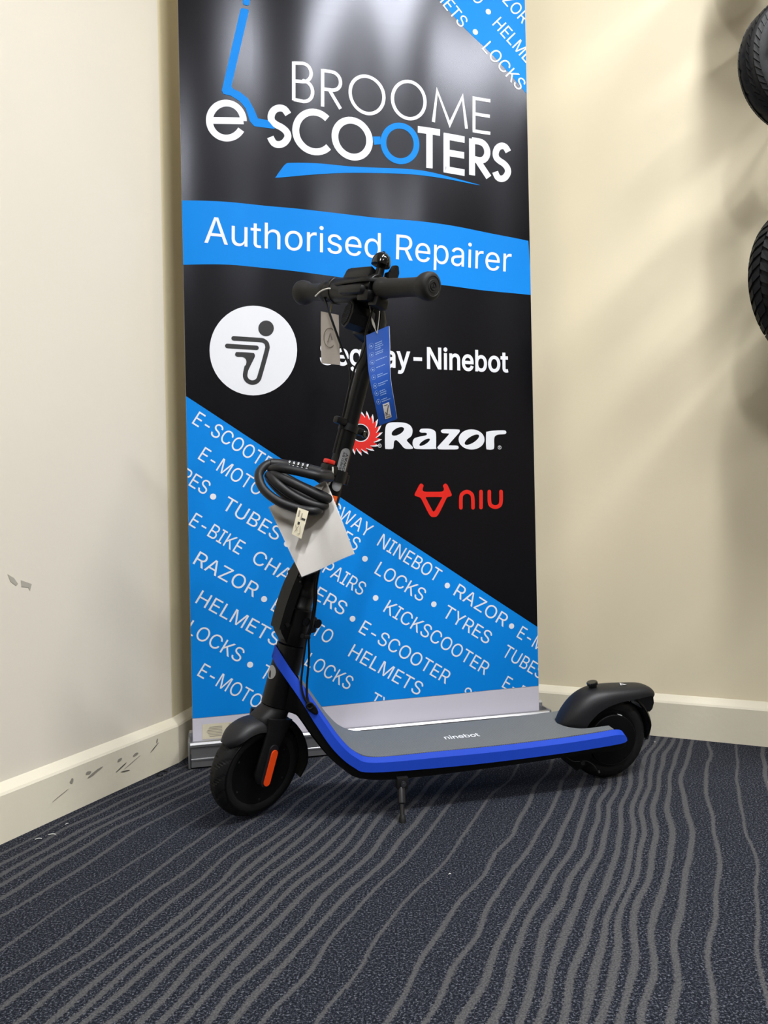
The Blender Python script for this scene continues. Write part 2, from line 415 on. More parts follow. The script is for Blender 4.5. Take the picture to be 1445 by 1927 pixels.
# ---- letter outlines (cap height 1000): advance, closed Bezier loops as handle, point, handle
GLYPHS = {
 'A': (943, ["77 0 32 0 153 333 275 667 396 1000 445 1000 494 1000 543 1000 665 667 788 333 910 0 866 0 821 0 777 0 706 198 635 396 564 595 551 631 536 677 519 732 502 786 481 856 456 940 465 940 473 940 482 940 457 855 436 784 418 729 401 674 386 629 374 595 305 396 236 198 167 0 122 0", "386 279 216 279 216 316 216 353 216 391 386 391 557 391 727 391 727 353 727 316 727 279 557 279"]),
 'B': (897, ["240 0 118 0 118 333 118 667 118 1000 237 1000 355 1000 474 1000 543 1000 601 988 646 964 692 941 726 909 749 869 771 829 783 784 783 735 783 692 775 657 760 629 745 601 725 579 700 562 676 545 648 533 619 524 619 521 619 518 619 515 651 513 683 502 714 483 745 463 771 435 791 399 811 364 821 320 821 268 821 217 810 172 787 131 763 91 727 59 677 35 628 12 563 0 485 0 362 0", "245 226 245 112 324 112 402 112 481 112 559 112 615 127 648 157 682 186 699 224 699 268 699 302 690 333 673 361 656 389 632 412 601 429 569 445 532 454 488 454 407 454 326 454 245 454 245 340", "245 670 245 561 319 561 394 561 468 561 504 561 537 568 566 582 596 596 618 616 635 642 652 667 660 697 660 732 660 776 645 813 614 843 584 873 536 888 472 888 396 888 321 888 245 888 245 779"]),
 'C': (1003, ["577 -13 526 -13 439 -13 362 7 295 49 228 91 175 150 137 227 98 303 79 394 79 499 79 605 98 696 137 773 175 850 228 909 295 951 362 993 439 1013 526 1013 576 1013 624 1006 669 991 714 977 754 955 790 926 826 898 856 863 880 822 904 782 921 736 930 685 887 685 845 685 803 685 795 719 783 749 765 776 748 802 727 824 702 842 678 860 650 874 620 883 590 891 558 896 526 896 464 896 409 881 361 850 312 819 274 774 246 715 217 656 203 584 203 499 203 415 218 343 246 284 274 225 313 181 361 150 410 119 465 104 526 104 558 104 590 109 620 118 650 127 678 140 702 158 727 176 748 198 765 225 783 251 795 281 803 315 845 315 887 315 930 315 921 264 905 219 881 178 857 138 827 103 791 74 755 46 714 24 669 9 624 -6"]),
 'D': (987, ["532 0 430 0 350 0 269 0 189 0 189 37 189 75 189 112 266 112 344 112 422 112 504 112 571 128 625 159 679 190 719 235 745 293 771 351 785 421 785 502 785 582 771 651 745 709 719 766 680 811 628 842 576 872 512 888 434 888 351 888 267 888 183 888 183 925 183 963 183 1000 270 1000 356 1000 443 1000 540 1000 624 980 693 940 762 900 815 843 852 769 889 694 907 605 907 502 907 398 889 308 852 233 815 158 760 101 689 60 618 20", "203 1000 245 1000 245 667 245 333 245 0 203 0 160 0 118 0 118 333 118 667 118 1000 160 1000"]),
 'E': (823, ["325 0 118 0 118 333 118 667 118 1000 323 1000 528 1000 732 1000 732 963 732 925 732 888 570 888 407 888 245 888 245 779 245 670 245 562 396 562 547 562 699 562 699 524 699 487 699 450 547 450 396 450 245 450 245 337 245 225 245 112 409 112 573 112 738 112 738 75 738 37 738 0 531 0"]),
 'G': (1023, ["608 -13 528 -13 439 -13 361 7 294 49 226 91 174 150 136 227 98 304 79 395 79 499 79 605 98 696 136 773 174 850 226 909 293 951 359 993 435 1013 521 1013 574 1013 623 1006 669 990 715 974 756 952 793 922 829 893 859 859 883 818 907 778 923 734 932 685 889 685 845 685 802 685 792 718 778 747 761 773 744 799 724 821 700 839 676 858 650 872 620 882 590 891 557 896 521 896 462 896 408 881 360 850 312 819 274 774 246 715 217 656 203 584 203 499 203 415 218 343 246 285 274 226 313 181 362 150 411 119 466 104 528 104 585 104 634 116 678 140 721 164 754 198 779 242 803 287 815 338 815 398 828 396 841 394 854 391 754 391 655 391 556 391 556 428 556 466 556 503 684 503 812 503 940 503 940 466 940 430 940 393 940 311 922 239 886 179 851 118 802 70 740 37 679 3"]),
 'H': (1016, ["160 0 118 0 118 333 118 667 118 1000 160 1000 203 1000 245 1000 245 856 245 712 245 568 420 568 596 568 771 568 771 712 771 856 771 1000 813 1000 856 1000 898 1000 898 667 898 333 898 0 856 0 813 0 771 0 771 152 771 304 771 456 596 456 420 456 245 456 245 304 245 152 245 0 203 0"]),
 'I': (591, ["217 0 61 0 61 37 61 75 61 112 118 112 175 112 232 112 232 371 232 629 232 888 175 888 118 888 61 888 61 925 61 963 61 1000 217 1000 373 1000 530 1000 530 963 530 925 530 888 473 888 416 888 359 888 359 629 359 371 359 112 416 112 473 112 530 112 530 75 530 37 530 0 373 0"]),
 'K': (917, ["286 372 205 286 205 332 205 379 205 425 228 455 251 485 273 513 296 541 319 569 343 596 367 623 391 650 416 677 516 784 615 892 715 1000 770 1000 826 1000 881 1000 739 847 597 695 454 542 452 543 450 543 448 543 367 457", "160 0 118 0 118 333 118 667 118 1000 160 1000 203 1000 245 1000 245 886 245 771 245 657 245 585 244 514 244 442 244 421 245 401 245 380 245 253 245 127 245 0 203 0", "782 0 732 0 611 170 490 340 369 509 396 542 422 575 448 608 593 405 737 203 882 0 832 0"]),
 'L': (772, ["315 0 118 0 118 333 118 667 118 1000 160 1000 203 1000 245 1000 245 704 245 408 245 112 400 112 555 112 710 112 710 75 710 37 710 0 513 0"]),
 'M': (1235, ["159 0 118 0 118 333 118 667 118 1000 178 1000 238 1000 298 1000 380 789 463 579 545 368 551 353 557 335 565 312 572 290 580 266 588 241 597 215 604 190 612 165 620 139 626 117 632 96 623 96 613 96 604 96 610 116 617 138 625 162 632 187 640 212 649 238 657 264 665 288 672 311 680 334 687 353 693 368 774 579 855 789 936 1000 996 1000 1056 1000 1116 1000 1116 667 1116 333 1116 0 1074 0 1033 0 991 0 991 191 991 381 991 572 991 593 991 616 992 643 992 669 992 696 993 725 994 753 994 783 995 812 996 842 996 870 997 899 1000 899 1004 899 1008 899 999 868 989 836 978 805 968 773 957 742 947 713 937 684 928 657 919 633 910 608 902 588 896 572 821 381 747 191 672 0 635 0 599 0 562 0 487 191 411 381 335 572 329 587 321 607 313 631 304 655 295 681 285 710 275 739 264 769 254 801 243 834 232 866 220 899 225 899 229 899 234 899 234 874 235 847 236 818 237 789 237 760 238 731 238 701 238 673 239 646 239 618 240 594 240 572 240 381 240 191 240 0 199 0"]),
 'N': (1029, ["161 0 118 0 118 333 118 667 118 1000 168 1000 218 1000 268 1000 403 786 539 573 674 359 685 343 698 322 713 296 728 271 744 242 762 210 779 178 796 144 813 108 808 107 802 106 796 105 792 142 789 178 788 213 786 248 785 280 785 309 784 338 784 363 784 383 784 589 784 794 784 1000 826 1000 868 1000 911 1000 911 667 911 333 911 0 861 0 811 0 760 0 639 190 518 380 397 570 382 596 365 622 349 650 332 678 313 711 291 749 269 787 243 834 211 889 219 890 227 891 234 892 236 842 238 796 240 754 242 712 243 676 244 645 245 614 246 589 246 572 246 381 246 191 246 0 203 0"]),
 'O': (1048, ["611 -13 525 -13 439 -13 363 7 296 49 229 91 176 150 137 227 99 303 79 394 79 499 79 605 99 696 137 773 176 850 229 909 296 951 363 993 439 1013 525 1013 611 1013 687 993 754 951 821 909 873 850 912 773 950 696 969 605 969 499 969 394 950 303 912 227 873 150 821 91 754 49 687 7", "465 104 525 104 584 104 638 119 687 149 735 180 774 224 803 283 831 342 846 414 846 499 846 585 831 658 803 717 774 776 735 820 687 851 638 881 584 896 525 896 465 896 411 881 362 850 314 820 275 775 246 716 218 657 203 585 203 499 203 414 218 342 246 284 275 225 314 180 362 150 411 119"]),
 'P': (874, ["160 0 118 0 118 333 118 667 118 1000 233 1000 348 1000 462 1000 539 1000 603 986 653 958 704 930 741 892 766 845 791 797 803 743 803 683 803 624 791 570 766 522 741 474 704 436 653 407 603 379 539 365 462 365 380 365 297 365 215 365 215 402 215 439 215 477 296 477 376 477 457 477 509 477 552 485 584 503 616 521 640 546 655 577 670 609 677 644 677 683 677 723 670 758 655 789 640 820 616 844 584 862 551 880 509 889 456 889 386 889 315 889 245 889 245 592 245 296 245 0 203 0"]),
 'R': (883, ["160 0 118 0 118 333 118 667 118 1000 233 1000 349 1000 464 1000 541 1000 604 987 655 960 705 934 743 898 767 851 792 805 805 752 805 692 805 632 792 579 767 534 743 488 705 452 654 427 604 401 540 389 464 389 372 389 281 389 189 389 189 426 189 464 189 501 279 501 369 501 459 501 511 501 553 509 585 524 617 540 641 562 656 591 671 619 679 653 679 692 679 732 671 766 656 796 641 825 617 848 585 864 552 880 510 889 458 889 387 889 316 889 245 889 245 592 245 296 245 0 203 0", "743 0 694 0 613 150 533 300 452 450 500 450 548 450 595 450 677 300 759 150 841 0 792 0"]),
 'S': (878, ["516 -17 440 -17 367 -17 304 -6 251 18 197 42 155 75 126 118 96 161 79 211 75 268 119 268 162 268 205 268 209 230 221 198 243 172 264 147 293 128 327 115 362 103 399 97 440 97 485 97 526 104 562 118 598 133 627 154 648 181 669 207 679 238 679 274 679 306 670 332 653 352 635 372 611 389 582 402 552 415 518 427 481 437 441 448 401 459 361 470 278 493 214 526 169 568 124 611 102 666 102 732 102 789 117 838 147 880 178 922 219 955 270 979 322 1002 381 1013 446 1013 513 1013 571 1002 621 978 672 955 712 923 741 882 771 841 786 795 788 743 746 743 705 743 663 743 658 793 635 832 594 860 553 887 503 901 442 901 399 901 362 894 329 880 296 866 271 847 253 822 235 798 226 770 226 738 226 704 237 677 257 656 278 635 303 618 333 606 362 593 391 584 417 577 451 567 485 558 519 549 549 541 580 531 612 518 645 505 676 488 705 467 734 446 757 420 776 388 794 357 803 318 803 272 803 218 788 169 760 125 731 81 690 46 636 21 581 -5"]),
 'T': (882, ["168 888 62 888 62 925 62 963 62 1000 315 1000 567 1000 819 1000 819 963 819 925 819 888 715 888 610 888 505 888 505 592 505 296 505 0 463 0 421 0 379 0 379 296 379 592 379 888 273 888"]),
 'U': (1017, ["587 -16 509 -16 430 -16 361 -1 303 30 244 61 199 103 166 157 134 211 118 272 118 340 118 560 118 780 118 1000 160 1000 202 1000 244 1000 244 783 244 567 244 350 244 302 255 260 277 222 298 185 328 155 368 134 407 112 454 101 509 101 564 101 611 112 650 134 689 155 719 185 740 222 761 260 772 302 772 350 772 567 772 783 772 1000 814 1000 856 1000 899 1000 899 780 899 560 899 340 899 272 883 211 850 157 818 103 773 61 714 30 656 -1"]),
 'W': (1349, ["354 0 305 0 214 333 123 667 32 1000 75 1000 119 1000 162 1000 215 795 268 590 321 385 329 353 337 319 345 286 353 252 360 218 367 184 374 149 381 114 387 78 382 78 377 78 372 78 379 114 385 149 393 184 400 218 407 252 415 286 423 319 432 353 440 385 494 590 548 795 602 1000 650 1000 698 1000 746 1000 800 795 854 590 907 385 916 353 925 319 933 286 940 252 948 218 956 184 963 149 970 114 977 78 971 78 966 78 960 78 966 114 973 149 981 184 988 218 995 252 1003 286 1011 319 1019 353 1028 385 1080 590 1133 795 1186 1000 1229 1000 1273 1000 1316 1000 1225 667 1134 333 1042 0 993 0 944 0 895 0 838 212 780 423 723 635 712 677 701 721 691 769 680 818 670 872 660 934 669 934 678 934 687 934 677 875 668 823 658 776 649 729 638 682 625 635 568 423 510 212 453 0 404 0"]),
 'Y': (928, ["442 0 400 0 400 136 400 273 400 409 277 606 155 803 32 1000 81 1000 130 1000 179 1000 245 892 312 785 378 677 400 641 419 607 437 574 454 541 472 501 491 453 474 453 457 453 440 453 458 502 476 543 494 576 511 609 530 643 551 677 617 785 683 892 749 1000 798 1000 846 1000 895 1000 772 803 649 606 527 409 527 273 527 136 527 0 485 0"]),
 'Z': (862, ["316 0 82 0 82 30 82 61 82 91 234 313 386 535 538 757 558 787 579 816 602 846 624 876 647 906 670 935 674 921 679 907 684 893 643 891 602 890 561 889 520 888 479 888 438 888 319 888 199 888 79 888 79 925 79 963 79 1000 313 1000 546 1000 780 1000 780 969 780 938 780 907 630 689 481 471 332 253 310 221 287 190 263 158 239 127 215 96 191 65 187 79 182 93 177 107 218 109 259 110 299 111 339 112 380 112 421 112 542 112 664 112 785 112 785 75 785 37 785 0 551 0"]),
 'a': (765, ["357 -17 314 -17 267 -17 224 -8 186 10 147 27 116 53 94 88 71 122 60 163 60 212 60 255 68 290 85 316 102 343 124 364 152 380 181 395 212 406 246 414 281 422 315 428 350 432 395 438 431 443 459 446 487 449 508 454 521 462 535 469 542 482 542 501 542 502 542 503 542 505 542 536 536 562 524 583 513 605 495 621 471 633 448 645 419 650 385 650 349 650 319 645 293 634 268 622 247 608 231 591 215 574 204 557 197 538 158 550 119 561 81 572 98 618 123 654 154 680 186 707 222 726 261 738 301 750 341 756 381 756 408 756 438 752 470 746 502 739 533 727 562 708 591 690 615 664 634 630 652 595 662 550 662 494 662 329 662 165 662 0 622 0 583 0 544 0 544 34 544 68 544 102 541 102 538 102 536 102 527 85 514 67 495 48 477 30 453 15 423 2 393 -11", "305 89 335 89 380 89 417 98 448 115 479 133 502 155 518 183 534 211 542 240 542 271 542 305 542 339 542 373 537 367 526 362 510 358 494 353 476 349 455 346 434 342 414 339 394 337 374 334 358 332 345 330 316 327 289 320 264 312 239 303 219 290 203 274 188 257 181 235 181 206 181 181 187 159 200 142 214 125 232 112 255 103 278 94"]),
 'b': (834, ["513 -16 451 -16 405 -16 368 -8 339 7 310 23 287 41 271 61 254 82 242 100 232 115 228 115 224 115 220 115 220 77 220 38 220 0 181 0 142 0 103 0 103 333 103 667 103 1000 143 1000 183 1000 223 1000 223 876 223 752 223 628 226 628 229 628 232 628 242 642 254 660 270 680 286 699 308 717 337 733 366 748 403 756 450 756 513 756 567 740 615 709 663 677 700 633 727 575 754 517 767 449 767 371 767 292 754 224 727 166 701 108 663 63 616 32 568 0", "388 92 433 92 479 92 518 104 549 129 581 153 605 187 621 229 637 271 645 319 645 372 645 425 637 472 621 513 605 555 582 588 550 612 518 636 479 648 433 648 387 648 348 637 317 613 285 590 262 558 246 517 230 476 221 428 221 372 221 317 230 268 246 226 262 184 286 151 318 128 349 104"]),
 'c': (778, ["445 -16 407 -16 340 -16 281 0 230 32 179 64 139 109 110 167 81 225 67 292 67 368 67 446 81 514 110 572 139 630 179 675 230 707 281 740 340 756 407 756 444 756 479 751 511 741 544 732 573 718 600 700 626 682 649 659 668 633 687 606 701 577 711 544 672 534 634 525 595 515 590 534 582 552 571 568 560 585 546 599 531 611 515 623 496 632 476 639 455 645 432 648 407 648 358 648 317 635 285 610 253 584 229 550 213 508 197 465 189 419 189 368 189 319 197 273 213 231 229 189 253 155 285 130 317 104 358 91 407 91 433 91 456 95 477 101 498 108 516 118 532 130 548 142 562 157 573 174 584 191 593 210 598 230 636 221 675 211 713 201 704 167 690 137 671 110 652 84 629 61 602 42 575 23 545 9 512 -1 480 -11"]),
 'e': (794, ["468 -16 417 -16 344 -16 282 0 230 32 178 64 138 109 109 167 81 224 67 291 67 367 67 444 81 511 109 569 136 628 176 673 226 706 277 739 336 756 403 756 444 756 484 749 522 735 561 722 596 700 628 670 659 640 684 602 702 554 720 506 730 449 730 381 730 365 730 349 730 333 535 333 341 333 147 333 147 367 147 400 147 434 319 434 492 434 664 434 646 422 627 410 609 397 609 447 601 490 585 528 570 566 547 595 516 617 486 638 448 649 403 649 358 649 320 638 288 616 256 594 231 565 214 530 197 494 189 456 189 415 189 393 189 371 189 349 189 294 198 247 217 209 236 170 263 141 297 121 331 101 371 91 417 91 447 91 474 95 499 104 523 112 544 126 561 143 579 160 592 182 601 207 640 198 679 188 717 179 706 140 687 106 659 77 631 48 596 25 555 9 514 -8"]),
 'g': (836, ["467 -296 407 -296 352 -296 304 -289 263 -274 222 -260 189 -241 162 -216 135 -192 114 -165 99 -136 133 -117 166 -99 199 -80 210 -96 223 -112 239 -130 255 -147 277 -162 303 -173 330 -185 365 -191 407 -191 467 -191 516 -177 555 -148 593 -119 612 -73 612 -11 612 37 612 86 612 134 609 134 605 134 602 134 593 119 580 101 563 82 547 62 525 45 496 31 467 17 430 9 383 9 323 9 269 24 221 52 174 81 136 123 108 177 81 232 67 298 67 376 67 453 81 520 108 577 135 633 173 677 221 709 269 740 323 756 385 756 432 756 469 748 498 733 527 718 550 700 566 680 583 660 596 642 605 627 608 627 612 627 615 627 615 666 615 706 615 746 654 746 693 746 732 746 732 491 732 237 732 -17 732 -82 718 -135 689 -177 660 -218 620 -248 571 -267 522 -286", "357 116 403 116 448 116 487 127 518 148 549 169 573 199 590 238 606 277 614 324 614 379 614 432 606 479 590 519 574 559 550 591 519 614 487 637 449 648 403 648 356 648 317 636 285 612 253 588 230 556 213 516 197 475 189 430 189 379 189 326 197 280 214 241 230 202 254 171 286 149 318 127"]),
 'h': (806, ["223 489 223 446 223 297 223 149 223 0 183 0 143 0 103 0 103 333 103 667 103 1000 143 1000 183 1000 223 1000 223 855 223 710 223 565 216 565 209 565 201 565 224 634 257 682 299 712 341 741 391 756 447 756 498 756 542 745 580 724 618 704 648 672 670 631 691 589 702 536 702 472 702 315 702 157 702 0 662 0 622 0 582 0 582 154 582 308 582 462 582 521 567 566 537 598 506 631 465 647 413 647 377 647 345 639 316 624 287 608 265 586 248 556 232 526"]),
 'i': (328, ["143 0 103 0 103 249 103 497 103 746 143 746 183 746 223 746 223 497 223 249 223 0 183 0", "188 870 164 870 142 870 122 878 106 894 89 909 81 928 81 950 81 972 89 991 106 1006 122 1022 142 1030 164 1030 188 1030 207 1022 224 1006 240 991 248 972 248 950 248 928 240 909 224 894 207 878"]),
 'n': (805, ["223 489 223 446 223 297 223 149 223 0 183 0 143 0 103 0 103 249 103 497 103 746 142 746 181 746 219 746 220 685 220 625 220 565 214 565 208 565 201 565 224 634 257 682 299 712 341 741 391 756 447 756 498 756 542 745 580 724 618 704 648 672 669 631 691 589 702 536 702 472 702 315 702 157 702 0 662 0 622 0 582 0 582 154 582 308 582 462 582 521 567 566 537 598 506 631 465 647 413 647 377 647 345 639 316 624 287 608 265 586 248 556 232 526"]),
 'o': (816, ["476 -16 407 -16 340 -16 281 0 230 32 179 64 139 109 110 167 81 225 67 292 67 368 67 446 81 514 110 572 139 630 179 675 230 707 281 740 340 756 407 756 476 756 536 740 587 707 638 675 678 630 706 572 735 514 749 446 749 368 749 292 735 225 706 167 678 109 638 64 587 32 536 0", "358 91 407 91 457 91 499 104 531 130 564 155 588 189 604 231 620 273 628 319 628 368 628 419 620 465 604 507 588 550 564 584 531 610 499 635 457 648 407 648 358 648 317 635 285 610 253 584 229 550 213 508 197 465 189 419 189 368 189 319 197 273 213 231 229 189 253 155 285 130 317 104"]),
 'p': (834, ["143 -281 103 -281 103 62 103 404 103 746 142 746 181 746 220 746 220 706 220 667 220 628 224 628 228 628 232 628 241 642 254 660 270 680 286 699 308 717 337 733 366 748 403 756 450 756 513 756 567 740 615 709 663 677 700 633 727 575 754 517 767 449 767 371 767 292 754 224 727 166 701 108 663 63 616 32 568 0 513 -16 451 -16 405 -16 368 -8 339 7 310 23 288 41 271 61 255 82 242 100 232 115 229 115 226 115 223 115 223 -17 223 -149 223 -281 183 -281", "388 92 433 92 479 92 518 104 549 129 581 153 605 187 621 229 637 271 645 319 645 372 645 425 637 472 621 513 605 555 582 588 550 612 518 636 479 648 433 648 387 648 348 637 317 613 285 590 262 558 246 517 230 476 221 428 221 372 221 317 230 268 246 226 262 184 286 151 318 128 349 104"]),
 'r': (509, ["143 0 103 0 103 249 103 497 103 746 142 746 181 746 219 746 219 707 219 669 219 631 222 631 224 631 227 631 241 668 265 699 300 722 334 745 374 756 419 756 428 756 439 756 451 756 463 755 472 755 479 754 479 714 479 674 479 634 475 634 466 636 452 638 438 639 423 640 407 640 372 640 340 633 313 618 285 604 263 584 247 557 231 531 223 501 223 466 223 311 223 155 223 0 183 0"]),
 's': (717, ["415 -16 358 -16 306 -16 261 -9 220 7 180 22 147 45 121 74 96 104 78 141 70 185 108 193 146 201 185 209 194 168 214 138 244 118 274 99 311 89 356 89 408 89 450 100 481 122 511 145 527 171 527 202 527 228 518 250 499 267 481 284 453 297 417 305 376 315 334 324 293 334 226 350 175 375 142 409 109 443 92 486 92 538 92 581 104 619 128 652 152 684 185 710 226 728 268 747 315 756 368 756 419 756 463 748 499 732 535 717 565 695 588 667 610 639 627 606 637 570 600 562 564 553 527 545 518 573 501 598 477 620 452 643 416 654 368 654 324 654 287 643 257 623 228 602 213 576 213 545 213 517 223 495 244 478 264 461 295 448 338 438 375 429 413 420 451 411 519 395 569 370 602 337 635 303 651 261 651 209 651 166 639 127 614 93 589 59 555 32 511 13 466 -6"]),
 't': (447, ["271 746 401 746 401 711 401 677 401 643 271 643 142 643 13 643 13 677 13 711 13 746 142 746", "128 678 128 926 168 926 208 926 248 926 248 681 248 437 248 192 248 159 254 135 267 120 281 105 303 98 335 98 343 98 352 99 364 100 376 102 387 104 397 105 404 71 411 37 419 3 407 -1 393 -4 377 -5 362 -7 346 -8 331 -8 266 -8 216 9 181 42 145 75 128 122 128 183 128 430"]),
 'u': (806, ["414 -10 358 -10 308 -10 264 0 226 21 188 42 158 73 136 115 114 157 103 210 103 273 103 431 103 588 103 746 143 746 183 746 223 746 223 591 223 437 223 283 223 225 239 180 269 147 300 115 341 99 393 99 429 99 461 106 490 122 518 137 540 160 557 190 574 220 582 257 582 300 582 449 582 597 582 746 622 746 662 746 702 746 702 497 702 249 702 0 663 0 625 0 586 0 586 60 586 120 586 181 592 181 598 181 604 181 581 111 548 62 505 33 463 4"]),
 'w': (1115, ["311 0 270 0 195 249 120 497 44 746 87 746 129 746 171 746 202 637 232 529 262 420 275 375 288 324 302 268 316 213 330 150 344 81 338 81 331 81 324 81 338 147 351 209 365 265 378 321 392 373 405 420 435 529 465 637 495 746 538 746 580 746 622 746 652 637 681 529 711 420 723 374 736 322 750 267 764 211 777 149 791 81 783 81 776 81 769 81 783 148 798 210 812 266 826 322 839 373 852 420 883 529 913 637 944 746 986 746 1028 746 1070 746 995 497 920 249 844 0 804 0 764 0 724 0 692 113 659 225 627 338 617 372 608 407 599 442 589 478 580 514 571 551 562 588 553 626 544 664 553 664 562 664 571 664 562 626 553 589 544 551 535 514 526 477 516 442 507 406 497 371 487 338 455 225 423 113 391 0 351 0"]),
 'd': (834, ["430 -16 384 -16 322 -16 267 0 219 32 171 63 134 108 107 166 81 224 67 292 67 371 67 449 81 517 108 575 135 633 172 677 220 709 267 740 322 756 385 756 431 756 469 748 497 733 526 717 548 699 565 680 581 660 594 642 602 628 605 628 608 628 611 628 611 752 611 876 611 1000 651 1000 691 1000 731 1000 731 667 731 333 731 0 692 0 653 0 615 0 615 38 615 77 615 115 611 115 607 115 603 115 594 100 581 82 564 61 547 41 525 23 496 7 467 -8", "356 92 402 92 447 92 486 104 517 128 549 151 572 184 589 226 605 268 613 317 613 372 613 428 605 476 589 517 573 558 549 590 518 613 486 637 448 648 402 648 355 648 316 636 284 612 253 588 229 555 213 513 197 472 189 425 189 372 189 319 197 271 213 229 230 187 253 153 285 129 317 104"]),
 'y': (765, ["100 -276 93 -272 102 -238 112 -203 121 -168 127 -170 134 -171 140 -172 164 -177 185 -178 204 -175 223 -171 241 -162 256 -145 271 -129 285 -104 296 -70 304 -47 312 -25 319 -3 224 247 129 496 34 746 78 746 122 746 166 746 219 599 272 452 325 305 341 260 355 215 367 170 379 126 391 83 404 41 390 41 375 41 361 41 374 83 386 126 398 171 410 215 424 260 440 305 494 452 547 599 600 746 643 746 687 746 730 746 621 459 511 172 401 -114 386 -153 368 -185 347 -210 326 -236 302 -254 274 -267 246 -279 215 -285 180 -285 160 -285 142 -284 127 -281 112 -279"]),
 '-': (891, ["516 481 662 481 662 443 662 406 662 369 516 369 370 369 224 369 224 406 224 443 224 481 370 481"]),
 '•': (764, ["422 182 382 182 343 182 306 191 274 211 241 230 215 256 196 289 177 321 167 357 167 397 167 436 177 473 196 505 215 537 241 563 274 583 306 602 343 611 382 611 422 611 458 602 490 583 523 563 549 537 568 505 587 473 597 436 597 397 597 357 587 321 568 289 549 256 523 230 490 211 458 191"]),
 '5': (891, ["499 -13 435 -13 375 -13 322 -2 275 22 228 45 191 77 163 118 135 159 120 205 117 256 158 256 199 256 240 256 243 226 253 199 271 175 289 151 312 132 341 118 369 105 400 98 435 98 475 98 511 107 543 127 575 146 600 172 617 205 635 238 644 276 644 319 644 362 635 400 616 435 598 469 572 496 540 515 507 535 470 544 428 544 395 544 362 539 329 528 297 516 271 502 252 483 212 488 172 492 132 497 151 664 170 832 189 1000 366 1000 543 1000 720 1000 720 963 720 926 720 889 579 889 437 889 296 889 285 790 274 691 263 593 265 593 266 593 268 593 290 612 317 627 349 639 381 650 415 656 451 656 497 656 539 647 578 631 616 614 650 591 678 561 707 531 729 495 745 454 761 414 768 369 768 321 768 256 754 199 725 149 696 98 657 59 607 30 557 1"]),
 '6': (891, ["507 -13 445 -13 383 -13 328 1 280 29 231 57 194 96 166 146 139 196 125 254 125 318 125 366 135 417 157 470 178 523 216 589 270 669 345 779 421 890 496 1000 542 1000 587 1000 633 1000 521 838 409 676 297 513 293 513 289 513 286 513 295 532 308 550 324 565 341 581 361 594 385 603 408 613 434 617 462 617 523 617 576 605 621 579 666 554 701 518 727 471 752 425 764 371 764 309 764 247 751 191 723 143 695 94 657 56 609 28 562 0", "406 95 445 95 484 95 518 105 548 123 577 142 601 167 618 199 635 232 644 268 644 309 644 351 635 388 618 419 601 451 577 476 548 494 518 512 484 521 445 521 406 521 372 513 342 495 312 477 288 452 271 420 254 389 246 353 246 311 246 269 254 232 271 200 288 167 312 142 342 123 372 105"]),
 '7': (891, ["235 0 191 0 339 294 487 587 636 881 636 884 636 886 636 889 464 889 293 889 122 889 122 926 122 963 122 1000 337 1000 553 1000 768 1000 768 961 768 921 768 882 620 588 472 294 324 0 280 0"]),
 '8': (891, ["512 -13 445 -13 377 -13 318 -1 266 22 215 46 175 79 146 121 117 164 102 212 102 266 102 308 111 348 128 384 145 420 169 450 199 474 229 498 262 513 300 520 300 522 300 523 300 525 251 537 212 564 182 605 153 646 138 694 138 748 138 799 151 844 178 884 204 924 240 956 287 979 333 1002 385 1013 445 1013 504 1013 556 1002 602 979 648 956 684 924 710 884 737 844 750 799 750 748 750 694 736 647 706 605 677 564 638 537 591 525 591 523 591 522 591 520 627 513 661 498 690 474 720 450 744 420 761 384 779 348 788 308 788 266 788 212 773 164 744 121 715 79 674 46 623 22 571 -1", "400 97 445 97 489 97 528 104 560 118 592 133 617 153 635 180 653 206 662 237 662 272 662 310 652 342 634 371 615 399 589 422 556 438 523 454 486 462 445 462 403 462 365 454 333 438 300 422 274 399 255 371 236 342 227 310 227 272 227 237 236 206 253 180 271 153 296 133 329 118 362 104", "409 569 445 569 480 569 512 576 539 590 566 604 588 624 604 650 620 675 628 705 628 738 628 772 620 801 605 826 589 851 568 870 541 884 513 897 481 904 445 904 408 904 376 897 349 884 321 870 300 851 284 826 269 801 261 772 261 738 261 705 269 675 284 650 300 624 321 604 349 590 377 576"]),
}

